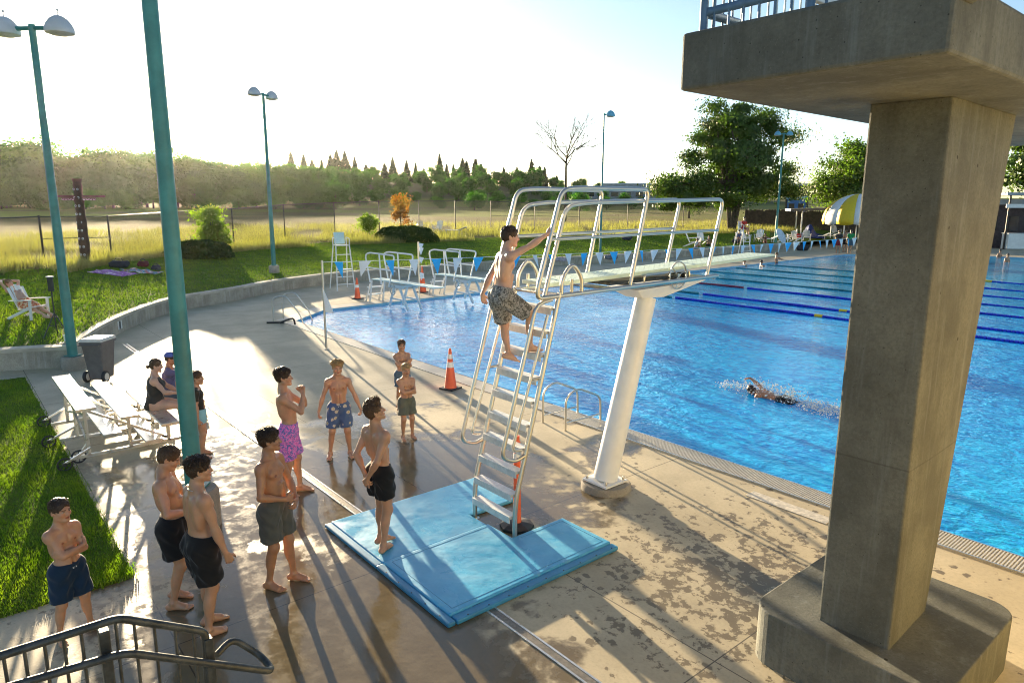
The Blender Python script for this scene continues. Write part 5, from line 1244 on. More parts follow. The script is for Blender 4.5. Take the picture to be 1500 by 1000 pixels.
CL = {'navy': cloth_mat('navy_shorts', plain((.006, .024, .055))), 'black': cloth_mat('black_shorts', plain((.009, .009, .010))), 'grey': cloth_mat('grey_shorts', plain((.085, .088, .078))), 'olive': cloth_mat('grey_green_shorts', plain((.12, .13, .10))), 'ltblue': cloth_mat('pale_blue_shorts', plain((.25, .50, .55))), 'shirt': cloth_mat('dark_olive_shirt', plain((.035, .032, .022))), 'purple': cloth_mat('blue_purple_shirt', plain((.09, .10, .22))), 'swim': cloth_mat('dark_swimsuit', plain((.05, .045, .04))), 'red': cloth_mat('red_guard_shirt', plain((.55, .03, .02))), 'whiteshirt': cloth_mat('white_shirt', plain((.72, .70, .68))), 'green': cloth_mat('green_shirt', plain((.03, .28, .08))), 'jeans': cloth_mat('blue_grey_shorts', plain((.08, .13, .18))), 'maroon': cloth_mat('maroon_shorts', plain((.25, .03, .04))), 'orange': cloth_mat('orange_patterned_shorts', lambda t, co: t.mix(t.ramp(t.noise(co, 14, 2), .45, .55), (.55, .13, .05), (.75, .55, .35)))}
def pinkf(t, co):
    a = t.ramp(t.noise(co, 17, 3, .6, 2.2), .47, .52); b = t.ramp(t.noise(t.map(co, (1, 1, 1), loc=(3, 1, 2)), 20, 3, .6, 2.0), .52, .57); c = t.mix(a, (.72, .16, .50), (.14, .15, .42)); return t.mix(b, c, (.78, .25, .58))
def floralf(t, co):
    v = t.vor(co, 11, rnd=.8); n = t.noise(co, 42, 2); q = t.math('ADD', v, t.math('MULTIPLY', t.math('SUBTRACT', n, .5), .28)); c = t.mix(t.ramp(q, .36, .30), (.07, .12, .24), (.50, .46, .36)); return t.mix(t.ramp(q, .14, .10), c, (.45, .33, .10))
def camof(t, co):
    v = t.sep(t.vor(co, 62, out='Color', rnd=1))[0]; n = t.noise(co, 12, 3); q = t.math('ADD', t.math('MULTIPLY', v, .5), t.math('MULTIPLY', n, .6)); return t.mix(t.ramp(q, .45, .62), (.10, .095, .085), (.34, .32, .29))
CL['pink'] = cloth_mat('pink_blue_patterned_shorts', pinkf); CL['floral'] = cloth_mat('blue_floral_shorts', floralf); CL['camo'] = cloth_mat('grey_digital_camouflage_shorts', camof)

def ik(a, b, la, lb, hint):
    a = np.asarray(a, float); b = np.asarray(b, float); d = b - a; L = np.linalg.norm(d); Lm = min(L, (la + lb) * .999); u = d / L; b = a + u * Lm
    x = (la ** 2 - lb ** 2 + Lm ** 2) / (2 * Lm); hgt = math.sqrt(max(la ** 2 - x * x, 0)); v = np.asarray(hint, float); v = v - u * (v @ u); v /= max(np.linalg.norm(v), 1e-6); return a + u * x + v * hgt, b
def nrm(v): v = np.asarray(v, float); return v / np.linalg.norm(v)

def person(label, loc, yaw, h=1.75, sk='tan', hair=('dark', 'short'), lean=0, twist=0, side=0, pel=(0, 0, 0), pel_pitch=0, head=(0, 0, 0), LF=None, RF=None, LH=None, RH=None, shorts=('black', .62), top=None, fat=1.0, vox=None, extra=None, tilt=None, group=None, fem=False, muscle=1.0, hs_=None):
    """local frame: x right, y forward, z up, metres; hands and feet are (position, elbow/knee hint, direction, palm or toe ...)"""
    s = h / 1.75; hs = hs_ or (h / 1.75) ** .45; vox = vox or .0062
    B = Field(); w = fat
    P0 = np.array([0, 0, .935 * s]) + np.asarray(pel, float); Rp = rotm(pel_pitch)
    def pf(x, y, z): return P0 + Rp @ np.array([x * s, y * s, z * s])
    Rc = Rp @ rotm(-lean, side, twist); Wj = pf(0, 0, .10)
    def cf(x, y, z): return Wj + Rc @ np.array([x * s, y * s, z * s])
    sw = .168 if not fem else .155
    # torso
    B.el(pf(0, 0, 0), np.array([.142 * w, .098 * w, .125]) * s, Rp, .04)
    for k in (-1, 1):
        B.el(pf(k * .070, -.040 * w, -.045), np.array([.076 * w, .072 * w, .085]) * s, Rp, .05); B.el(pf(k * .10 * w, .01, -.04), np.array([.07, .08, .10]) * s, Rp, .05)
    B.el(cf(0, .012 * w, .0), np.array([.118 * w, .082 * w * w, .17]) * s, Rc, .05)
    B.el(cf(0, -.004, .19), np.array([.136 * (.5 + .5 * w), .094 * w, .20]) * s, Rc, .05)
    B.el(cf(0, -.012, .315), np.array([.150, .080 * w, .085]) * s, Rc, .05)
    for k in (-1, 1):
        B.el(cf(k * .062, .066 * w, .262), np.array([.068, .030 * muscle, .052]) * s, Rc, .035)
        B.el(cf(k * .108 * w, -.045, .20), np.array([.040, .048, .13]) * s, Rc, .04)
        B.el(cf(k * .082, -.078, .295), np.array([.050, .022, .068]) * s, Rc, .03)
        B.rc(cf(k * .145, -.018, .372), cf(k * .03, -.02, .445), .030 * s, .036 * s, .05)
        B.rc(cf(k * .03, .04, .385), cf(k * .15, .02, .388), .012 * s, .012 * s, .025)
        if fem: B.el(cf(k * .075, .095, .235), np.array([.075, .06, .07]) * s * w ** .5, Rc, .03)
        B.rc(cf(k * .022, .10 * w, .13), cf(k * .03, .092 * w, -.05), .028 * s, .024 * s, .03)
    B.rc(cf(0, -.118 * w, .0), cf(0, -.098, .33), .011 * s, .009 * s, .035, True)
    B.rc(cf(0, .116 * w, .18), cf(0, .100, .31), .006 * s, .006 * s, .025, True)
    B.rc(cf(0, .118 * w, -.02), cf(0, .125 * w, .14), .004 * s, .004 * s, .02, True)
    B.el(cf(0, .104 * w * w, -.03), np.array([.008, .014, .011]) * s, Rc, .012, True)
    # head
    Rh = Rc @ rotm(lean * .75) @ rotm(head[0], head[2], head[1]); nb = cf(0, -.018, .425); hc = nb + Rc @ np.array([0, .012, .045]) * s + Rh @ np.array([0, .025, .125]) * hs
    def hf(x, y, z): return hc + Rh @ np.array([x, y, z]) * hs
    B.rc(nb - Rc @ np.array([0, .005, .02]) * s, hf(0, -.022, -.045), .058 * s * (.9 + .1 * w), .054 * hs, .035)
    for k in (-1, 1): B.rc(cf(k * .018, .035, .395), hf(k * .05, -.01, -.06), .012 * s, .013 * hs, .03)
    B.el(hf(0, -.016, .030), np.array([.0745, .095, .086]) * hs, Rh, .02)
    B.el(hf(0, .028, -.035), np.array([.055, .062, .074]) * hs * np.array([.8 + .2 * w, 1, 1]), Rh, .035)
    B.el(hf(0, .070, -.098), np.array([.021, .020, .016]) * hs, Rh, .025)
    for k in (-1, 1): B.rc(hf(k * .050, .0, -.060), hf(k * .018, .068, -.098), .014 * hs, .012 * hs, .03)
    B.el(hf(0, .070, .022), np.array([.052, .018, .013]) * hs, Rh, .02)
    for k in (-1, 1):
        B.el(hf(k * .031, .098, .003), np.array([.017, .016, .012]) * hs, Rh, .014, True); B.el(hf(k * .031, .0745, .003), np.array([.0125] * 3) * hs, Rh, .003)
        B.el(hf(k * .042, .058, -.028), np.array([.022, .022, .018]) * hs, Rh, .025); B.el(hf(k * .011, .094, -.032), np.array([.009, .010, .008]) * hs, Rh, .008)
        Re = Rh @ rotm(-.15, 0, k * .35); B.el(hf(k * .077, -.012, -.005), np.array([.0085, .020, .031]) * hs, Re, .006); B.el(hf(k * .083, -.008, -.002), np.array([.005, .010, .017]) * hs, Re, .005, True)
    B.rc(hf(0, .086, .012), hf(0, .108, -.030), .0075 * hs, .0115 * hs, .012)
    B.el(hf(0, .0865, -.056), np.array([.023, .0105, .0055]) * hs, Rh, .006); B.el(hf(0, .0850, -.067), np.array([.019, .0105, .0065]) * hs, Rh, .006); B.el(hf(0, .097, -.0612), np.array([.021, .005, .0014]) * hs, Rh, .003, True)
    # legs
    lt, ls_ = .420 * s, .408 * s; hips = {1: pf(.088, 0, -.03), -1: pf(-.088, 0, -.03)}; J = {}
    floorz = []
    for k, f in ((-1, LF), (1, RF)):
        f = f or ((k * .11, 0, 0), (0, 1, 0), k * 8)
        (fx_, fy_, fz_), hint, toe = f[:3]; fpitch = f[3] if len(f) > 3 else 0.0
        ta = rad(toe); fd = np.array([sin(ta), cos(ta), 0]); fd = fd * cos(fpitch) + np.array([0, 0, -sin(fpitch)]); up_f = nrm(np.array([0, 0, 1]) - fd * fd[2]); sd_ = np.cross(fd, up_f)
        an = np.array([fx_, fy_, fz_]) + up_f * .085 * s - fd * .0
        kn, an = ik(hips[k], an, lt, ls_, hint); J[k] = (hips[k], kn, an)
        m_ = muscle; uq = nrm(kn - hips[k]); fwd = nrm(np.cross(np.cross(uq, nrm(np.asarray(hint, float))), uq))
        B.rc(hips[k], kn, .088 * s * w, .054 * s, .045); B.el(hips[k] * .55 + kn * .45 + fwd * .018 * s, np.array([.062 * w, .060 * w, .15]) * s, _frame(uq, fwd), .04)
        B.el(kn + fwd * .012 * s, np.array([.045, .045, .055]) * s, _frame(uq, fwd), .03)
        us = nrm(an - kn); B.rc(kn, an, .049 * s, .031 * s, .03); B.el(kn * .68 + an * .32 - fwd * .024 * s, np.array([.046, .042, .115]) * s * (.8 + .2 * w), _frame(us, fwd), .035)
        for q in (-1, 1): B.el(an + sd_ * q * .026 * s, np.array([.014] * 3) * s, I3, .02)
        hl = an - fd * .045 * s - up_f * .048 * s; bl = an + fd * .115 * s - up_f * .060 * s
        B.rc(an - up_f * .01 * s, bl + up_f * .012 * s, .036 * s, .022 * s, .03); B.el(hl, np.array([.031, .036, .034]) * s, I3, .03)
        for q in (-1, 1): B.rc(hl + fd * .02 * s, bl + sd_ * q * .022 * s, .026 * s, .023 * s, .025)
        for i, (ox, ln, rr) in enumerate(((-.032, .072, .0135), (-.013, .074, .0105), (.004, .068, .010), (.020, .058, .0095), (.034, .046, .009))):
            ox_ = ox * k * 1.0; b0 = bl + sd_ * ox_ * s + fd * .012 * s - up_f * .004 * s; B.rc(b0, b0 + fd * (ln - .022) * s - up_f * .006 * s, rr * 1.15 * s, rr * s, .007)
        sole = np.array([fx_, fy_, fz_]); L_ = an - up_f * .085 * s; lo_ = np.minimum(hl, bl + fd * .09 * s) - .07 * s; hi_ = np.maximum(hl, bl + fd * .09 * s) + .07 * s; hi_[2] = max(L_[2] + .02, hi_[2] if fpitch else 0)
        B.hs(L_, -up_f, (lo_ - .03, np.maximum(hi_, lo_ + .05)))
    # arms
    la, lb_ = .295 * s, .255 * s; A_ = {}
    for k, a in ((-1, LH), (1, RH)):
        sh = cf(k * sw, -.012, .352)
        a = a or ((k * .30, .02, .80), (k * .3, -1, 0), (0, .1, -1), (-k, 0, 0), .5)
        tgt, hint, hd, pn, curl = a[:5]; el_, wr = ik(sh, np.asarray(tgt, float) * (s if len(a) < 6 else 1), la, lb_, hint); A_[k] = (sh, el_, wr)
        u1 = nrm(el_ - sh); u2 = nrm(wr - el_)
        B.el(sh + u1 * .022 * s, np.array([.052, .052, .060]) * s * (.6 + .4 * w), I3, .045)
        B.rc(sh, el_, .044 * s * (.5 + .5 * w), .034 * s, .035); B.el(sh * .5 + el_ * .5 + nrm(np.cross(np.cross(u1, u2 + .01), u1)) * .012 * s, np.array([.038 * muscle, .038 * muscle, .085]) * s * (.5 + .5 * w), _frame(u1, nrm(np.array([.3, 1, .2]))), .02)
        B.rc(el_, wr, .037 * s * (.6 + .4 * w), .0245 * s, .018); B.el(el_ * .74 + wr * .26, np.array([.039, .041, .085]) * s * (.6 + .4 * w), _frame(u2, nrm(np.array([.3, 1, .2]))), .02)
        # hand: palm, four fingers, thumb
        hd = nrm(hd); pn = np.asarray(pn, float); pn = nrm(pn - hd * (pn @ hd)); sd_ = np.cross(hd, pn) * k; g = s * 1.0   # sd_ points to the thumb
        kn0 = wr + hd * .012 * g
        for i, (o_, L1) in enumerate(((.030, .084), (.010, .088), (-.010, .084), (-.028, .076))):
            kp = wr + hd * L1 * g + sd_ * o_ * g; B.rc(wr + hd * .012 * g + sd_ * o_ * .5 * g, kp, .0155 * g, .0115 * g, .010)
            fl = (.070, .078, .072, .056)[i]; ang = 0.0; p_ = kp
            for j, (fr, rr) in enumerate(((.46, .0092), (.31, .0084), (.23, .0072))):
                ang += curl * (.75, 1.15, .8)[j] + .12; d_ = hd * cos(ang) + pn * sin(ang) + sd_ * (.05 * (1.5 - i)) * (1 - min(1, curl)); q_ = p_ + d_ * fl * fr * g; B.rc(p_, q_, rr * 1.06 * g, rr * g, .003); p_ = q_
        tb = wr + hd * .028 * g + sd_ * .020 * g; t1 = tb + (hd * .62 + sd_ * .70 + pn * .30) * .042 * g; t2 = t1 + (hd * .85 + sd_ * .28 + pn * (.25 + .3 * curl)) * .034 * g; t3 = t2 + (hd * .9 + sd_ * .02 + pn * (.25 + .5 * curl)) * .026 * g
        B.rc(tb, t1, .0165 * g, .0125 * g, .012); B.rc(t1, t2, .0115 * g, .0100 * g, .004); B.rc(t2, t3, .0100 * g, .0082 * g, .003)
    V, Q = B.mesh(vox)
    # pigment of the skin: lips, eyes, brows, nipples
    pig = np.ones((len(V), 3)); q = (V - hc) @ Rh / hs; hcol = {'dark': (.10, .08, .07), 'brown': (.18, .12, .09), 'blond': (.65, .5, .35), 'light': (.45, .33, .25)}[hair[0]]
    def paint(mask, c): pig[mask] = pig[mask] * np.array(c)
    paint((abs(q[:, 0]) < .024) & (q[:, 2] > -.073) & (q[:, 2] < -.051) & (q[:, 1] > .082), (.86, .52, .50)); paint((abs(q[:, 0]) < .022) & (abs(q[:, 2] + .0612) < .003) & (q[:, 1] > .082), (.45, .3, .3))
    for k in (-1, 1):
        dx = q[:, 0] - k * .031; e = (abs(dx) < .0155) & (abs(q[:, 2] - .003) < .0075 - .0002 * abs(dx)) & (q[:, 1] > .07); pig[e] = np.array((1.25, 1.9, 2.6)) * .62; pig[e & (np.hypot(dx, q[:, 2] - .003) < .0075)] = (.06, .06, .07)
        paint((abs(dx) < .017) & (q[:, 2] > .0095) & (q[:, 2] < .0135) & (q[:, 1] > .066), (.4, .32, .28))
        paint((abs(dx - k * .003) < .022) & (abs(q[:, 2] - (.0225 - .25 * abs(dx - k * .003) ** 1.2)) < .0045) & (q[:, 1] > .05), hcol)
        paint(np.linalg.norm((V - cf(k * .078, .10 * w, .245)) / np.array([.016, .05, .014]) / s, axis=1) < 1, (.62, .42, .40))
        paint((np.hypot(q[:, 0] - k * .04, q[:, 2] + .026) < .022) & (q[:, 1] > .04), (1.03, .9, .88))
    skull = (q[:, 2] > .045) & (q[:, 1] < .055) & (abs(q[:, 0]) < .07) | ((q[:, 2] > -.03) & (q[:, 1] < -.035) & (np.linalg.norm(q, axis=1) < .12)) | ((q[:, 2] > -.065) & (q[:, 1] < -.055) & (np.linalg.norm(q, axis=1) < .12)); pig[skull] = np.array(hcol) * .7
    body = to_obj('person', V, Q, SK[sk], None, pig); body.location = [float(c) for c in loc]; body.rotation_euler = (0, 0, yaw) if tilt is None else tilt
    tag(body, label, 'person', group)
    # hair
    hv = vox * .75; Hf = Field(); r_ = np.random.default_rng(int(abs(loc[0] * 97 + loc[1] * 31)) % 9999); st = hair[1]
    vol = {'short': .008, 'crop': .005, 'mop': .013, 'quiff': .010, 'bun': .008, 'none': .008}[st]
    Hf.el(hf(0, -.018, .033), (np.array([.0755, .096, .088]) + vol * .55) * hs, Rh, .01); Hf.el(hf(0, -.008, .050), (np.array([.066, .084, .068]) + vol * .85) * hs, Rh, .035)
    Hf.el(hf(0, -.042, -.012), np.array([.068, .066, .056]) * hs, Rh, .02)
    if st == 'mop': 
        for a in np.linspace(0, 2 * pi, 13): Hf.el(hf(.048 * cos(a), -.012 + .062 * sin(a), .078 + .010 * sin(3 * a)), np.array([.036, .036, .032]) * hs, Rh, .02)
    if st == 'quiff':
        for a in np.linspace(-.6, 3.7, 9): Hf.el(hf(.042 * cos(a), .01 + .055 * sin(a), .108 + .008 * sin(5 * a)), np.array([.026, .03, .03]) * hs, Rh, .012)
    if st == 'bun': Hf.el(hf(0, -.135, -.02), np.array([.036, .034, .034]) * hs, Rh, .012)
    fz = {'mop': .062, 'crop': .070}.get(st, .066)
    Hf.el(hf(0, .112, -.035), np.array([.074, .075, .035 + fz]) * hs, Rh, .008, True)
    for k in (-1, 1): Hf.el(hf(k * .085, .035, -.045), np.array([.03, .045, .06]) * hs, Rh, .008, True)
    Hf.hs(hf(0, -.02, -.052 if st != 'crop' else -.03), Rh @ np.array([0, -.18, 1.0]) * -1.0)
    def hd_(V_):
        u = (V_ - hc) @ Rh / hs; k = (np.sin(u[:, 0] * 190 + u[:, 1] * 60) * np.sin(u[:, 1] * 150 + u[:, 2] * 120) + .6 * np.sin(u[:, 0] * 310 + u[:, 2] * 260)); n_ = nrm_rows(V_ - hf(0, -.02, .03)); return V_ + n_ * (k * (.0022 if st != 'crop' else .001) * hs)[:, None]
    hV, hQ = Hf.mesh(hv, hd_)
    # locks
    nl = {'short': 900, 'crop': 500, 'mop': 1100, 'quiff': 1000, 'bun': 500, 'none': 0}[st]; ll = {'short': .030, 'crop': .014, 'mop': .046, 'quiff': .042, 'bun': .035, 'none': 0}[st]
    LV, LT = [], []
    if nl and vox < .012:
        hn = nrm_rows(hV - hf(0, -.02, .03)); upm = (hn @ Rh)[:, 2]; ok = np.where(upm > -.55)[0]
        for i in r_.choice(ok, nl):
            n_ = hn[i]; p_ = hV[i] - n_ * .003; cr = n_ @ Rh; fl = np.array([cr[0], cr[1], cr[2] - 1.6]) if st != 'quiff' else np.array([cr[0] * .3, .25, .9]); fl = fl + r_.normal(0, .42, 3); fl = Rh @ fl; fl = fl - n_ * (fl @ n_); lift = {'quiff': .75, 'mop': .42, 'short': .30}.get(st, .15) * r_.uniform(.5, 1.5); dr = nrm(nrm(fl) + n_ * lift); L_ = ll * r_.uniform(.5, 1.2) * hs * float(np.clip(.25 + 1.1 * cr[2] - .25 * max(0, cr[1]), .22, 1.1)); sd_ = nrm(np.cross(dr, r_.normal(size=3))); wd = .0036 * hs * r_.uniform(.7, 1.5); u2 = np.cross(dr, sd_); b_ = len(LV); nd = nrm(dr - n_ * .5 + r_.normal(0, .25, 3)); md = p_ + dr * L_ * .6
            LV += [p_ + sd_ * wd, p_ - sd_ * wd * .5 + u2 * wd, p_ - sd_ * wd * .5 - u2 * wd, md + sd_ * wd * .7, md - sd_ * wd * .4 + u2 * wd * .6, md - sd_ * wd * .4 - u2 * wd * .6, md + nd * L_ * .6]
            for a in range(3): c_ = (a + 1) % 3; LT += [(b_ + a, b_ + c_, b_ + 3 + c_, b_ + 3 + a), (b_ + 3 + a, b_ + 3 + c_, b_ + 6, b_ + 6)]
    if LV:
        LV = np.array(LV); q4 = [t_ for t_ in LT if t_[2] != t_[3]]; t3_ = [t_[:3] for t_ in LT if t_[2] == t_[3]]; nV = len(hV); me = mesh_np(np.concatenate([hV, LV]), np.concatenate([hQ, np.array(q4) + nV]), np.array(t3_) + nV, True, 'hair')
    else: me = mesh_np(hV, hQ, smooth=True, name='hair')
    link('hair', me, HR[hair[0]], body)
    # clothing
    def folds(V_, amp=.006):
        q_ = (V_ - pf(0, 0, .085)) @ Rp; wt = np.clip(-q_[:, 2:3] / (.12 * s), 0, 1) if amp > .004 else 1.0
        return V_ + wt * amp * s * np.stack([np.sin(V_[:, 2] * 46 + V_[:, 1] * 38) + .6 * np.sin(V_[:, 2] * 20 + V_[:, 0] * 75), np.sin(V_[:, 2] * 41 + V_[:, 0] * 44 + 1) + .7 * np.sin(V_[:, 0] * 85 + V_[:, 2] * 12), np.zeros(len(V_))], 1)
    if shorts:
        S_ = Field(); e = .015 * s + .004; S_.el(pf(0, 0, .0), np.array([.142 * w, .098 * w, .135]) * s + e, Rp, .03); S_.el(cf(0, .012 * w, .0), np.array([.118 * w, .082 * w * w, .17]) * s + e, Rc, .03)
        for k in (-1, 1): S_.rc(cf(k * .022, .10 * w, .13), cf(k * .03, .092 * w, -.05), .028 * s + e * .8, .024 * s + e * .8, .03)
        for k in (-1, 1): S_.el(pf(k * .070, -.040 * w, -.045), np.array([.076 * w, .072 * w, .085]) * s + e, Rp, .05); S_.el(pf(k * .10 * w, .01, -.04), np.array([.07, .08, .10]) * s + e, Rp, .04)
        for k in (-1, 1):
            a, b_, _ = J[k]; u_ = nrm(b_ - a); ln = shorts[1]; end = a + (b_ - a) * ln; S_.rc(a, a + (b_ - a) * min(1, ln + .12), .088 * s * w + e, (.088 + (.054 - .088) * ln) * s * w + e * 1.9 + .006, .03, False, (end, u_)); bk = -fwd_(a, b_, Rp) * .026 * s; S_.rc(a + bk * 1.2 + u_ * .02, a + bk + (b_ - a) * min(1, ln + .12), .080 * s * w + e, (.072 - .02 * ln) * s * w + e * 1.6, .05, False, (end, u_))
        n_up = Rp @ np.array([0, .12, 1.0]); S_.hs(pf(0, 0, .085), n_up); sV, sQ = S_.mesh(vox * 1.1, folds); so_ = to_obj('shorts', sV, sQ, CL[shorts[0]], body)
        if len(shorts) > 2: 
            m = MB(); c_ = pf(.0, .112 * w, .055); m.tube([c_ + np.array([-.03, 0, .005]), c_ + np.array([-.012, .014, -.03]), c_ + np.array([0, .012, 0]), c_ + np.array([.012, .016, -.035]), c_ + np.array([.03, 0, .0])], .006, 5); q_ = m.build('drawstring', MT['white']); q_.parent = so_
    if top:
        T_ = Field(); e = .010 * s; kind = top[1]
        T_.el(cf(0, .012 * w, .0), np.array([.118 * w, .082 * w * w, .17]) * s + e * 1.4, Rc, .05); T_.el(cf(0, -.004, .19), np.array([.136 * (.5 + .5 * w), .094 * w, .20]) * s + e, Rc, .05); T_.el(cf(0, -.012, .315), np.array([.150, .080 * w, .085]) * s + e * .8, Rc, .05)
        T_.el(pf(0, 0, .03), np.array([.142 * w, .098 * w, .11]) * s + e, Rp, .04)
        for k in (-1, 1):
            T_.el(cf(k * .062, .066 * w, .262), np.array([.068, .030, .052]) * s + e * .8, Rc, .035); T_.el(cf(k * .108 * w, -.045, .20), np.array([.040, .048, .13]) * s + e, Rc, .04); T_.el(cf(k * .082, -.078, .295), np.array([.050, .022, .068]) * s + e, Rc, .03)
            if fem: T_.el(cf(k * .075, .095, .235), np.array([.075, .06, .07]) * s * w ** .5 + e, Rc, .03)
            if kind == 'tee':
                T_.rc(cf(k * .145, -.018, .372), cf(k * .05, -.02, .42), .030 * s + e, .030 * s + e, .04); sh, el_, _ = A_[k]; u_ = nrm(el_ - sh); T_.el(sh + u_ * .02 * s, np.array([.052] * 3) * s + e, I3, .04); T_.rc(sh, el_, .044 * s * (.5 + .5 * w) + e * 1.2, .034 * s * w + e * 2, .03, False, (sh + (el_ - sh) * .62, u_))
            else: T_.rc(cf(k * .075, .05, .36), cf(k * .07, -.05, .40), .022 * s, .022 * s, .02)
        if kind == 'suit':
            T_.el(pf(0, 0, 0), np.array([.142 * w, .098 * w, .125]) * s + e, Rp, .04)
            for k in (-1, 1): T_.el(pf(k * .072, -.055 * w, -.045), np.array([.078 * w, .078 * w, .085]) * s + e, Rp, .05)
        else: T_.hs(pf(0, 0, -.05), -(Rp @ np.array([0, 0, 1.0])))
        T_.el(cf(0, .03, .455), np.array([.065, .075, .06]) * s, Rc, .015, True); tV, tQ = T_.mesh(vox * 1.15, lambda v: folds(v, .003)); to_obj('shirt' if kind == 'tee' else 'swimsuit', tV, tQ, CL[top[0]], body)
    if extra == 'cap':
        C_ = Field(); C_.el(hf(0, -.02, .045), np.array([.086, .107, .088]) * hs, Rh, .01); C_.hs(hf(0, 0, .045), Rh @ np.array([0, .08, -1.0])); C_.el(hf(0, .115, .052), np.array([.070, .075, .010]) * hs, Rh @ rotm(-.12), .012); cV, cQ = C_.mesh(vox * .8); to_obj('cap', cV, cQ, M('blue_cap_cloth', (.07, .12, .42), .7), body)
        g_ = Field(); g_.el(hf(-.032, .092, .003), np.array([.026, .012, .016]) * hs, Rh, .006); g_.el(hf(.032, .092, .003), np.array([.026, .012, .016]) * hs, Rh, .006); g_.rc(hf(-.06, .085, .008), hf(-.08, .0, .01), .004, .004); g_.rc(hf(.06, .085, .008), hf(.08, .0, .01), .004, .004); cV, cQ = g_.mesh(.004); to_obj('sunglasses', cV, cQ, MT['black'], body)
    if extra == 'necklace':
        m = MB(); P_ = [cf(.068 * cos(a), -.018 + .070 * sin(a), .408 - .018 * sin(a)) for a in np.linspace(0, 2 * pi, 26, False)]; m.tube(P_, .0036, 6, closed=True); q_ = m.build('necklace', MT['steel']); q_.parent = body
    return body
def fwd_(a, b_, Rp):
    u_ = nrm(b_ - a); f_ = Rp @ np.array([0, 1.0, 0]); f_ = f_ - u_ * (f_ @ u_)
    n_ = np.linalg.norm(f_); return f_ / n_ if n_ > .3 else np.array([0, 0, 1.0])
def nrm_rows(v): return v / np.maximum(np.linalg.norm(v, axis=1), 1e-9)[:, None]
def _frame(z, y):
    z = nrm(z); x = np.cross(y, z); n_ = np.linalg.norm(x); x = x / n_ if n_ > 1e-6 else nrm(np.cross([1, .1, 0], z)); return np.stack([x, np.cross(z, x), z], 1)
def to_local(pw, loc, yaw):
    d = np.asarray(pw, float) - np.asarray(loc, float); a = -yaw; return np.array([d[0] * cos(a) - d[1] * sin(a), d[0] * sin(a) + d[1] * cos(a), d[2]])
def spot(px, py, z=0.0): p = G(px, py, z); return (float(p[0]), float(p[1]), z)
def hgt(p, py): return topz(p[0], p[1], py) - p[2]

DN = (0, .12, -1)
# boy with folded arms at the left
p = spot(112, 930); person('young boy in navy shorts with folded arms beside the lower lawn', p, rad(-62), hgt(p, 736), 'tan', ('dark', 'short'), lean=-.03, head=(.02, .10, 0), LF=((-.13, .03, 0), (0, 1, 0), -14), RF=((.12, -.05, 0), (0, 1, 0), 20),
    LH=((.10, .155, 1.150), (-1, .3, -.8), (.75, -.55, .2), (-.3, -.8, 0), .4), RH=((-.135, .165, 1.190), (1, .35, -.8), (-.55, -.75, .3), (.6, -.6, .1), .5), shorts=('navy', .86, 1), fat=1.06, vox=.0052)
# teen looking down
p = spot(256, 884); person('teenager in black shorts leaning back and looking down at his hands', p, rad(-28), 1.70, 'tan', ('brown', 'short'), lean=-.10, pel=(0, .06, -.01), head=(-.42, .12, 0), LF=((-.12, -.02, 0), (0, 1, 0), 5), RF=((.11, .02, 0), (0, 1, 0), 4),
    LH=((-.03, .25, 1.10), (-1, -.4, -.4), (.8, .5, 0), (0, -1, 0), .5), RH=((.10, .27, 1.07), (1, -.5, -.3), (-.5, .8, .1), (-.4, -.6, .1), .6), fat=1.10, shorts=('black', .72), muscle=1.1)
# teen seen from behind with necklace
p = spot(306, 924); person('teenager with thin necklace and black shorts seen from behind by the teal pole', p, rad(6), 1.74, 'tan', ('dark', 'mop'), lean=.05, head=(.0, -.25, 0), LF=((-.12, .05, 0), (0, 1, 0), 4), RF=((.10, -.04, 0), (0, 1, 0), -2),
    LH=((-.26, .12, .86), (-.4, -1, 0), (0, .25, -1), (1, 0, 0), .5), RH=((.25, .13, .83), (.5, -1, 0), (.1, .35, -1), (-1, .1, 0), .75), fat=1.12, shorts=('black', .80), muscle=1.1, extra='necklace')
# grey shorts
p = spot(410, 856); person('tanned teenager in grey shorts with one hand on his waist looking right', p, rad(-52), hgt(p, 629), 'deep', ('dark', 'mop'), lean=-.04, head=(.04, .45, 0), LF=((-.12, .10, 0), (0, 1, 0), -8), RF=((.10, -.06, 0), (0, 1, 0), 6),
    LH=((-.10, .20, .96), (-1, -.6, -.1), (.8, .3, -.3), (0, -1, 0), .5), RH=((.07, .17, 1.03), (1, -.7, -.1), (-.9, .35, -.1), (0, -1, 0), .55), shorts=('grey', .80), muscle=1.1)
# pink patterned shorts
p = spot(428, 724); person('teenager in pink patterned shorts clasping his hands under his chin', p, rad(-30), hgt(p, 539), 'tan', ('dark', 'mop'), lean=-.05, head=(.05, .02, 0), LF=((-.11, .10, 0), (0, 1, 0), 2), RF=((.11, -.08, 0), (0, 1, 0), 4),
    LH=((-.01, .21, 1.42), (-.45, .35, -1), (.35, -.1, 1), (1, 0, 0), 1.0), RH=((.04, .22, 1.41), (.5, .45, -1), (-.3, -.1, 1), (-1, 0, 0), 1.0), fat=0.94, shorts=('pink', .86))
# floral shorts
p = spot(500, 668); person('blond boy in blue floral shorts standing with feet apart facing the camera', p, rad(-112), hgt(p, 528), 'tan', ('blond', 'mop'), lean=.05, side=.0, head=(-.02, .06, 0), LF=((-.14, .03, 0), (0, 1, 0), -12), RF=((.17, .0, 0), (0, 1, 0), 14),
    LH=((-.37, .10, .86), (-.5, -1, 0), (-.05, .3, -1), (1, 0, 0), .9), RH=((.36, .05, .84), (.5, -1, 0), (.1, .2, -1), (-1, 0, 0), .9), shorts=('floral', .82, 1))
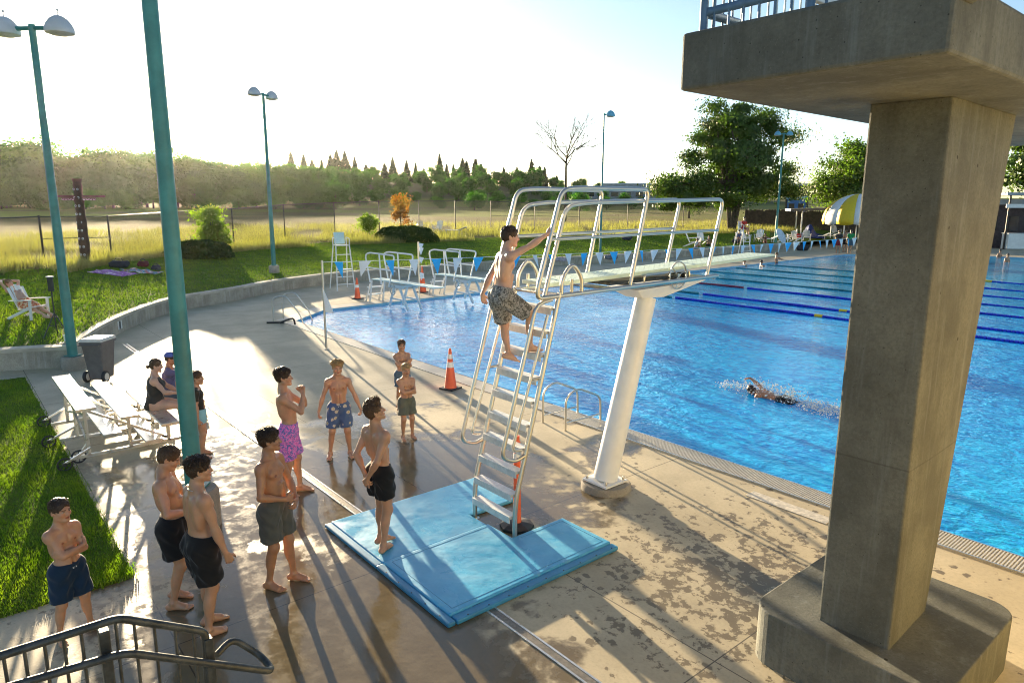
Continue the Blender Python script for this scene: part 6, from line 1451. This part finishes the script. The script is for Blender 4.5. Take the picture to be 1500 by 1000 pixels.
# on the mat
p = spot(560, 802, .06); person('lean teenager on the mat with his hands clasped behind his back', p, rad(8), hgt(p, 586), 'tan', ('brown', 'quiff'), lean=-.03, head=(.28, -.42, 0), LF=((-.11, .06, 0), (0, 1, 0), 2), RF=((.09, -.05, 0), (0, 1, 0), -22),
    LH=((-.03, -.17, .93), (-1, -.5, .1), (.6, -.1, -.9), (0, 1, 0), .6), RH=((.04, -.195, .91), (1, -.5, .1), (-.6, -.1, -.8), (0, 1, 0), .7), fat=0.93, shorts=('black', .58))
# two small boys by the pool
p = spot(597, 642); person('small boy in grey green shorts with arms folded in front of another boy', p, rad(-100), hgt(p, 535), 'tan', ('blond', 'short'), head=(-.03, -.06, 0), LF=((-.09, 0, 0), (0, 1, 0), -8), RF=((.09, .02, 0), (0, 1, 0), 10),
    LH=((.10, .155, 1.150), (-1, .3, -.8), (.75, -.55, .2), (-.3, -.8, 0), .4), RH=((-.135, .165, 1.190), (1, .35, -.8), (-.55, -.75, .3), (.6, -.6, .1), .5), shorts=('olive', .70))
p = G(588, 500, 1.36); p = (float(p[0]), float(p[1]), 0.0); person('boy standing behind the small boy with his arms crossed at the pool edge', p, rad(-105), 1.36, 'tan', ('brown', 'short'), head=(0, -.1, 0), LH=((.08, .18, 1.20), (-1, .2, -.6), (1, .2, .3), (0, -1, .2), .35), RH=((-.08, .22, 1.26), (1, .3, -.6), (-1, .1, .4), (0, -1, .2), .3), shorts=('jeans', .7))
# the climber
tz = lambda k: .30 + k * .275 + .018
cl = (-6.27, 5.10, 0.0); cy = rad(-12)
def L_(pw): return tuple(to_local(pw, cl, cy))
person('boy in grey camouflage shorts climbing the springboard ladder', cl, cy, 1.66, 'fair', ('dark', 'short'), lean=.10, twist=-.15, pel=tuple(np.array(L_((-6.25, 5.06, 2.97))) - np.array([0, 0, .935 * 1.66 / 1.75])), pel_pitch=-.06, head=(.02, -.15, 0),
    LF=(L_((-6.43, 5.31, tz(6))), (-.2, 1, .1), 4, .30), RF=(L_((-6.10, 5.38, tz(7))), (.25, 1, .4), 10, 0.0), LH=(L_((-6.58, 5.02, 2.92)), (-.6, -1, 0), (0, .2, -1), (1, 0, 0), .5, 1), RH=(L_((-5.885, 5.45, 3.665)), (.5, -.2, -1), (.1, .55, .85), (-.3, .9, -.3), 1.2, 1), shorts=('camo', .86))
# bleachers and the child beyond the pole
def sit(label, x, y, zs, yaw, h, **kw):
    s = h / 1.75; ft = kw.pop('ft', .02); fy = kw.pop('fy', .42)
    return person(label, (x, y, 0), yaw, h, pel=(0, 0, zs + .105 * s - .935 * s), LF=((-.10, fy, ft), (0, .6, 1), -4), RF=((.12, fy + .02, ft), (0, .6, 1), 6), **kw)
p = G(229, 529, 1.27); sit('woman in dark swimsuit sitting on the bleachers', p[0] + .05, p[1] - .1, .45, rad(-18), 1.66, sk='fair', hair=('brown', 'bun'), lean=.12, head=(-.04, -.1, 0), fat=1.28, fem=True, shorts=None, top=('swim', 'suit'), LH=((-.10, .42, .72), (-1, -.3, -.3), (.3, 1, -.2), (0, 0, -1), .4), RH=((.10, .40, .75), (1, -.3, -.4), (-.3, 1, 0), (0, 0, -1), .4))
p = G(246, 519, 1.30); sit('man in blue cap and sunglasses sitting beyond the woman', p[0], p[1] - .05, .45, rad(-20), 1.70, sk='deep', hair=('dark', 'crop'), lean=.15, head=(-.05, -.15, 0), fat=1.15, shorts=('jeans', .9), top=('purple', 'tee'), extra='cap', LH=((-.12, .40, .72), (-1, -.3, -.3), (.3, 1, -.2), (0, 0, -1), .4), RH=((.06, .24, 1.22), (.6, .5, -1), (-.2, -.2, 1), (-.3, -1, 0), .9))
p = spot(297, 668); person('child in dark shirt and pale blue shorts half hidden by the teal pole', p, rad(-20), hgt(p, 546), 'tan', ('brown', 'short'), head=(0, -.1, 0), shorts=('ltblue', .42), top=('shirt', 'tee'), LH=((-.24, .06, .84), (-.4, -1, 0), DN, (1, 0, 0), .5), RH=((.26, .0, .84), (.4, -1, 0), DN, (-1, 0, 0), .5))
# sunbather
p = T(50, 469); y0_ = rad(-52); person('sunbather in orange patterned shorts reclining with hands behind his head', (p[0], p[1], p[2]), y0_, 1.74, 'fair', ('light', 'short'), lean=-.20, pel_pitch=.62, pel=(0, -.26, .50 - .935), head=(-.25, 0, 0), fat=1.12, LF=((-.14, .55, .03), (-.1, .3, 1), -5), RF=((.13, .62, .03), (.1, .3, 1), 5),
    LH=((-.10, -.86, 1.10), (-1, .2, .9), (.6, -.5, .3), (0, 0, -1), .4), RH=((.10, -.86, 1.10), (1, .2, .9), (-.6, -.5, .3), (0, 0, -1), .4), shorts=('orange', .8), vox=.009)
# swimmer
p = G(1102, 578, -.10); sw_ = person('front crawl swimmer with one arm arched over the water', (p[0] + 1.62, p[1], -.16), 0, 1.75, 'deep', ('dark', 'crop'), lean=-.05, head=(.35, -.5, 0), shorts=('black', .6), LF=((-.08, .0, .03), (0, 1, 0), 0, 1.2), RF=((.08, .1, .03), (0, 1, 0), 0, 1.2), LH=((-.25, .35, 1.7), (-.5, 1, 0), (0, .3, 1), (0, 1, 0), .15), RH=((.30, -.22, 1.92), (.8, -1, .3), (-.1, .25, 1), (0, 1, 0), .2), tilt=(rad(-86), 0, rad(90)), vox=.009)
# splash thrown up by the swimmer
r_ = np.random.default_rng(9); V, Q = [], []
for k in range(2600):
    u = r_.random(); x = p[0] - .9 + 3.0 * u ** .8; side_ = r_.normal(0, .16 + .1 * u); zz = abs(r_.normal(0, .12 if .12 < u < .6 else .04)) - .05; c = np.array([x, p[1] + side_ + .25 * (u < .5) * r_.random(), zz]); s = .006 + .022 * r_.random() ** 5; a = r_.normal(size=(4, 3)); b_ = len(V)
    V += [c + s * np.array(d) for d in ((1, 0, 0), (-.5, .87, 0), (-.5, -.87, 0), (0, 0, 1.2), (0, 0, -.8))]; Q += [(b_, b_ + 1, b_ + 3), (b_ + 1, b_ + 2, b_ + 3), (b_ + 2, b_, b_ + 3), (b_ + 1, b_, b_ + 4), (b_ + 2, b_ + 1, b_ + 4), (b_, b_ + 2, b_ + 4)]
tag(link('water_splash', mesh_np(np.array(V), tris=np.array(Q), smooth=True), M('splash_foam', (.80, .85, .88), .2, 0, .05, 6)), 'white spray thrown up round the swimmer', 'splash', kind='stuff')
# far side figures
FV = .016
for px, py, lb, hr in ((1090, 383, 'bather at the far pool edge nearest the board tip, arms spread on the water', 'brown'), (1115, 384, 'bather with dark head low in the water between two others', 'dark'), (1137, 379, 'bather standing higher in the water, last of the three heads', 'light')):
    q = G(px, py + 6, -.07); wd = .95 if hr == 'light' else 1.28; person(lb, (q[0], q[1], -.07 - wd), rad(-60), 1.7, 'tan', (hr, 'crop'), vox=FV, LH=((-.45, .35, 1.25), (-1, 0, 0), (-.3, 1, 0), (0, 0, -1), .2), RH=((.45, .35, 1.25), (1, 0, 0), (.3, 1, 0), (0, 0, -1), .2))
sit_kw = dict(vox=FV)
Lg = np.array([-28.6, 46.2]); yw = rad(-95); off_ = np.array([-sin(yw), cos(yw)])
person('lifeguard in red shirt sitting on the right lifeguard chair', (-28.6, 46.2, 0), yw, 1.72, 'tan', ('dark', 'short'), pel=(0, 0, 2.26 + .10 - .935), LF=((-.1, .42, 1.85), (0, 1, .3), 0), RF=((.1, .42, 1.85), (0, 1, .3), 0), lean=.1, shorts=('maroon', .7), top=('red', 'tee'), vox=FV, LH=((-.15, .3, 2.5), (-1, -.3, -.4), (.2, 1, 0), (0, 0, -1), .4, 1), RH=((.15, .3, 2.5), (1, -.3, -.4), (-.2, 1, 0), (0, 0, -1), .4, 1))
def far_sit(px, py, lb, yaw, top, sh, z=None, wall=False, h=1.7):
    q = (T(px, py) if py > 300 else onrim(px, py)) if z is None else G(px, py, z); zz = q[2]
    person(lb, (q[0], q[1], zz), yaw, h, 'tan', ('brown', 'short'), pel=(0, 0, .12 + (.32 if wall else 0) - .935), LF=((-.12, .5, .0), (0, .5, 1), 0), RF=((.12, .5, .0), (0, .5, 1), 0), lean=.25, shorts=(sh, .9), top=(top, 'tee'), vox=FV, LH=((-.1, .4, .55), (-1, 0, -.3), (.3, 1, 0), (0, 0, -1), .3, 1), RH=((.1, .4, .55), (1, 0, -.3), (-.3, 1, 0), (0, 0, -1), .3, 1))
far_sit(1022, .4, 'person in white shirt sitting by the wall behind the diving board', rad(-60), 'whiteshirt', 'jeans')
far_sit(1040, 2.2, 'person in dark top sitting on the grass by the tall white chair', rad(-100), 'swim', 'black')
far_sit(1085, 2.6, 'person in blue sitting in a white chair left of the board fence', rad(-140), 'purple', 'jeans', wall=True)
far_sit(1124, 2.0, 'person in dark clothes lying back near the double lamp post', rad(-140), 'swim', 'maroon')
def stand(px, py, lb, yaw, h, top, sh, hr='brown', z=0.0):
    q = G(px, py, z); person(lb, (q[0], q[1], z), yaw, h, 'tan', (hr, 'short'), shorts=(sh, .7), top=(top, 'tee') if top else None, vox=FV, LH=((-.27, .1, .85), (-.5, -1, 0), DN, (1, 0, 0), .4), RH=((.27, .1, .85), (.5, -1, 0), DN, (-1, 0, 0), .4))
stand(1227, 371, 'swimmer in dark shirt and maroon shorts left of the pair on the far deck', rad(20), 1.95, 'swim', 'maroon', 'dark')
stand(1244, 371, 'swimmer in green shirt and blue grey shorts nearest the pillar on the far deck', rad(30), 2.0, 'green', 'jeans')
stand(1237, 369, 'bare chested swimmer between the two in shirts on the far deck', rad(60), 1.9, None, 'black', 'light')
for px, py, lb in ((1464, 373, 'bather with raised face in the far lanes right of the pillar'), (1475, 380, 'bather holding a dark float in the far lanes right of the pillar')):
    q = G(px, py + 4, -.07); person(lb, (q[0], q[1], -1.15), rad(-120), 1.7, 'tan', ('dark', 'crop'), vox=FV)

# ================================================================== warm evening air
hz_ = MB(); hz_.box((0, 0, 28.5), (8200, 8200, 63.0)); hb = hz_.build('haze', None)
hm = bpy.data.materials.new('haze_air'); hm.use_nodes = True; ht = hm.node_tree; ht.nodes.clear()
ho = ht.nodes.new("ShaderNodeOutputMaterial"); hv_ = ht.nodes.new("ShaderNodeVolumePrincipled")
hv_.inputs['Color'].default_value = (.93, .95, .90, 1); hv_.inputs['Density'].default_value = 0.000024; hv_.inputs['Anisotropy'].default_value = 0.82
ht.links.new(hv_.outputs[0], ho.inputs['Volume']); hb.data.materials.append(hm); tag(hb, kind='stuff')
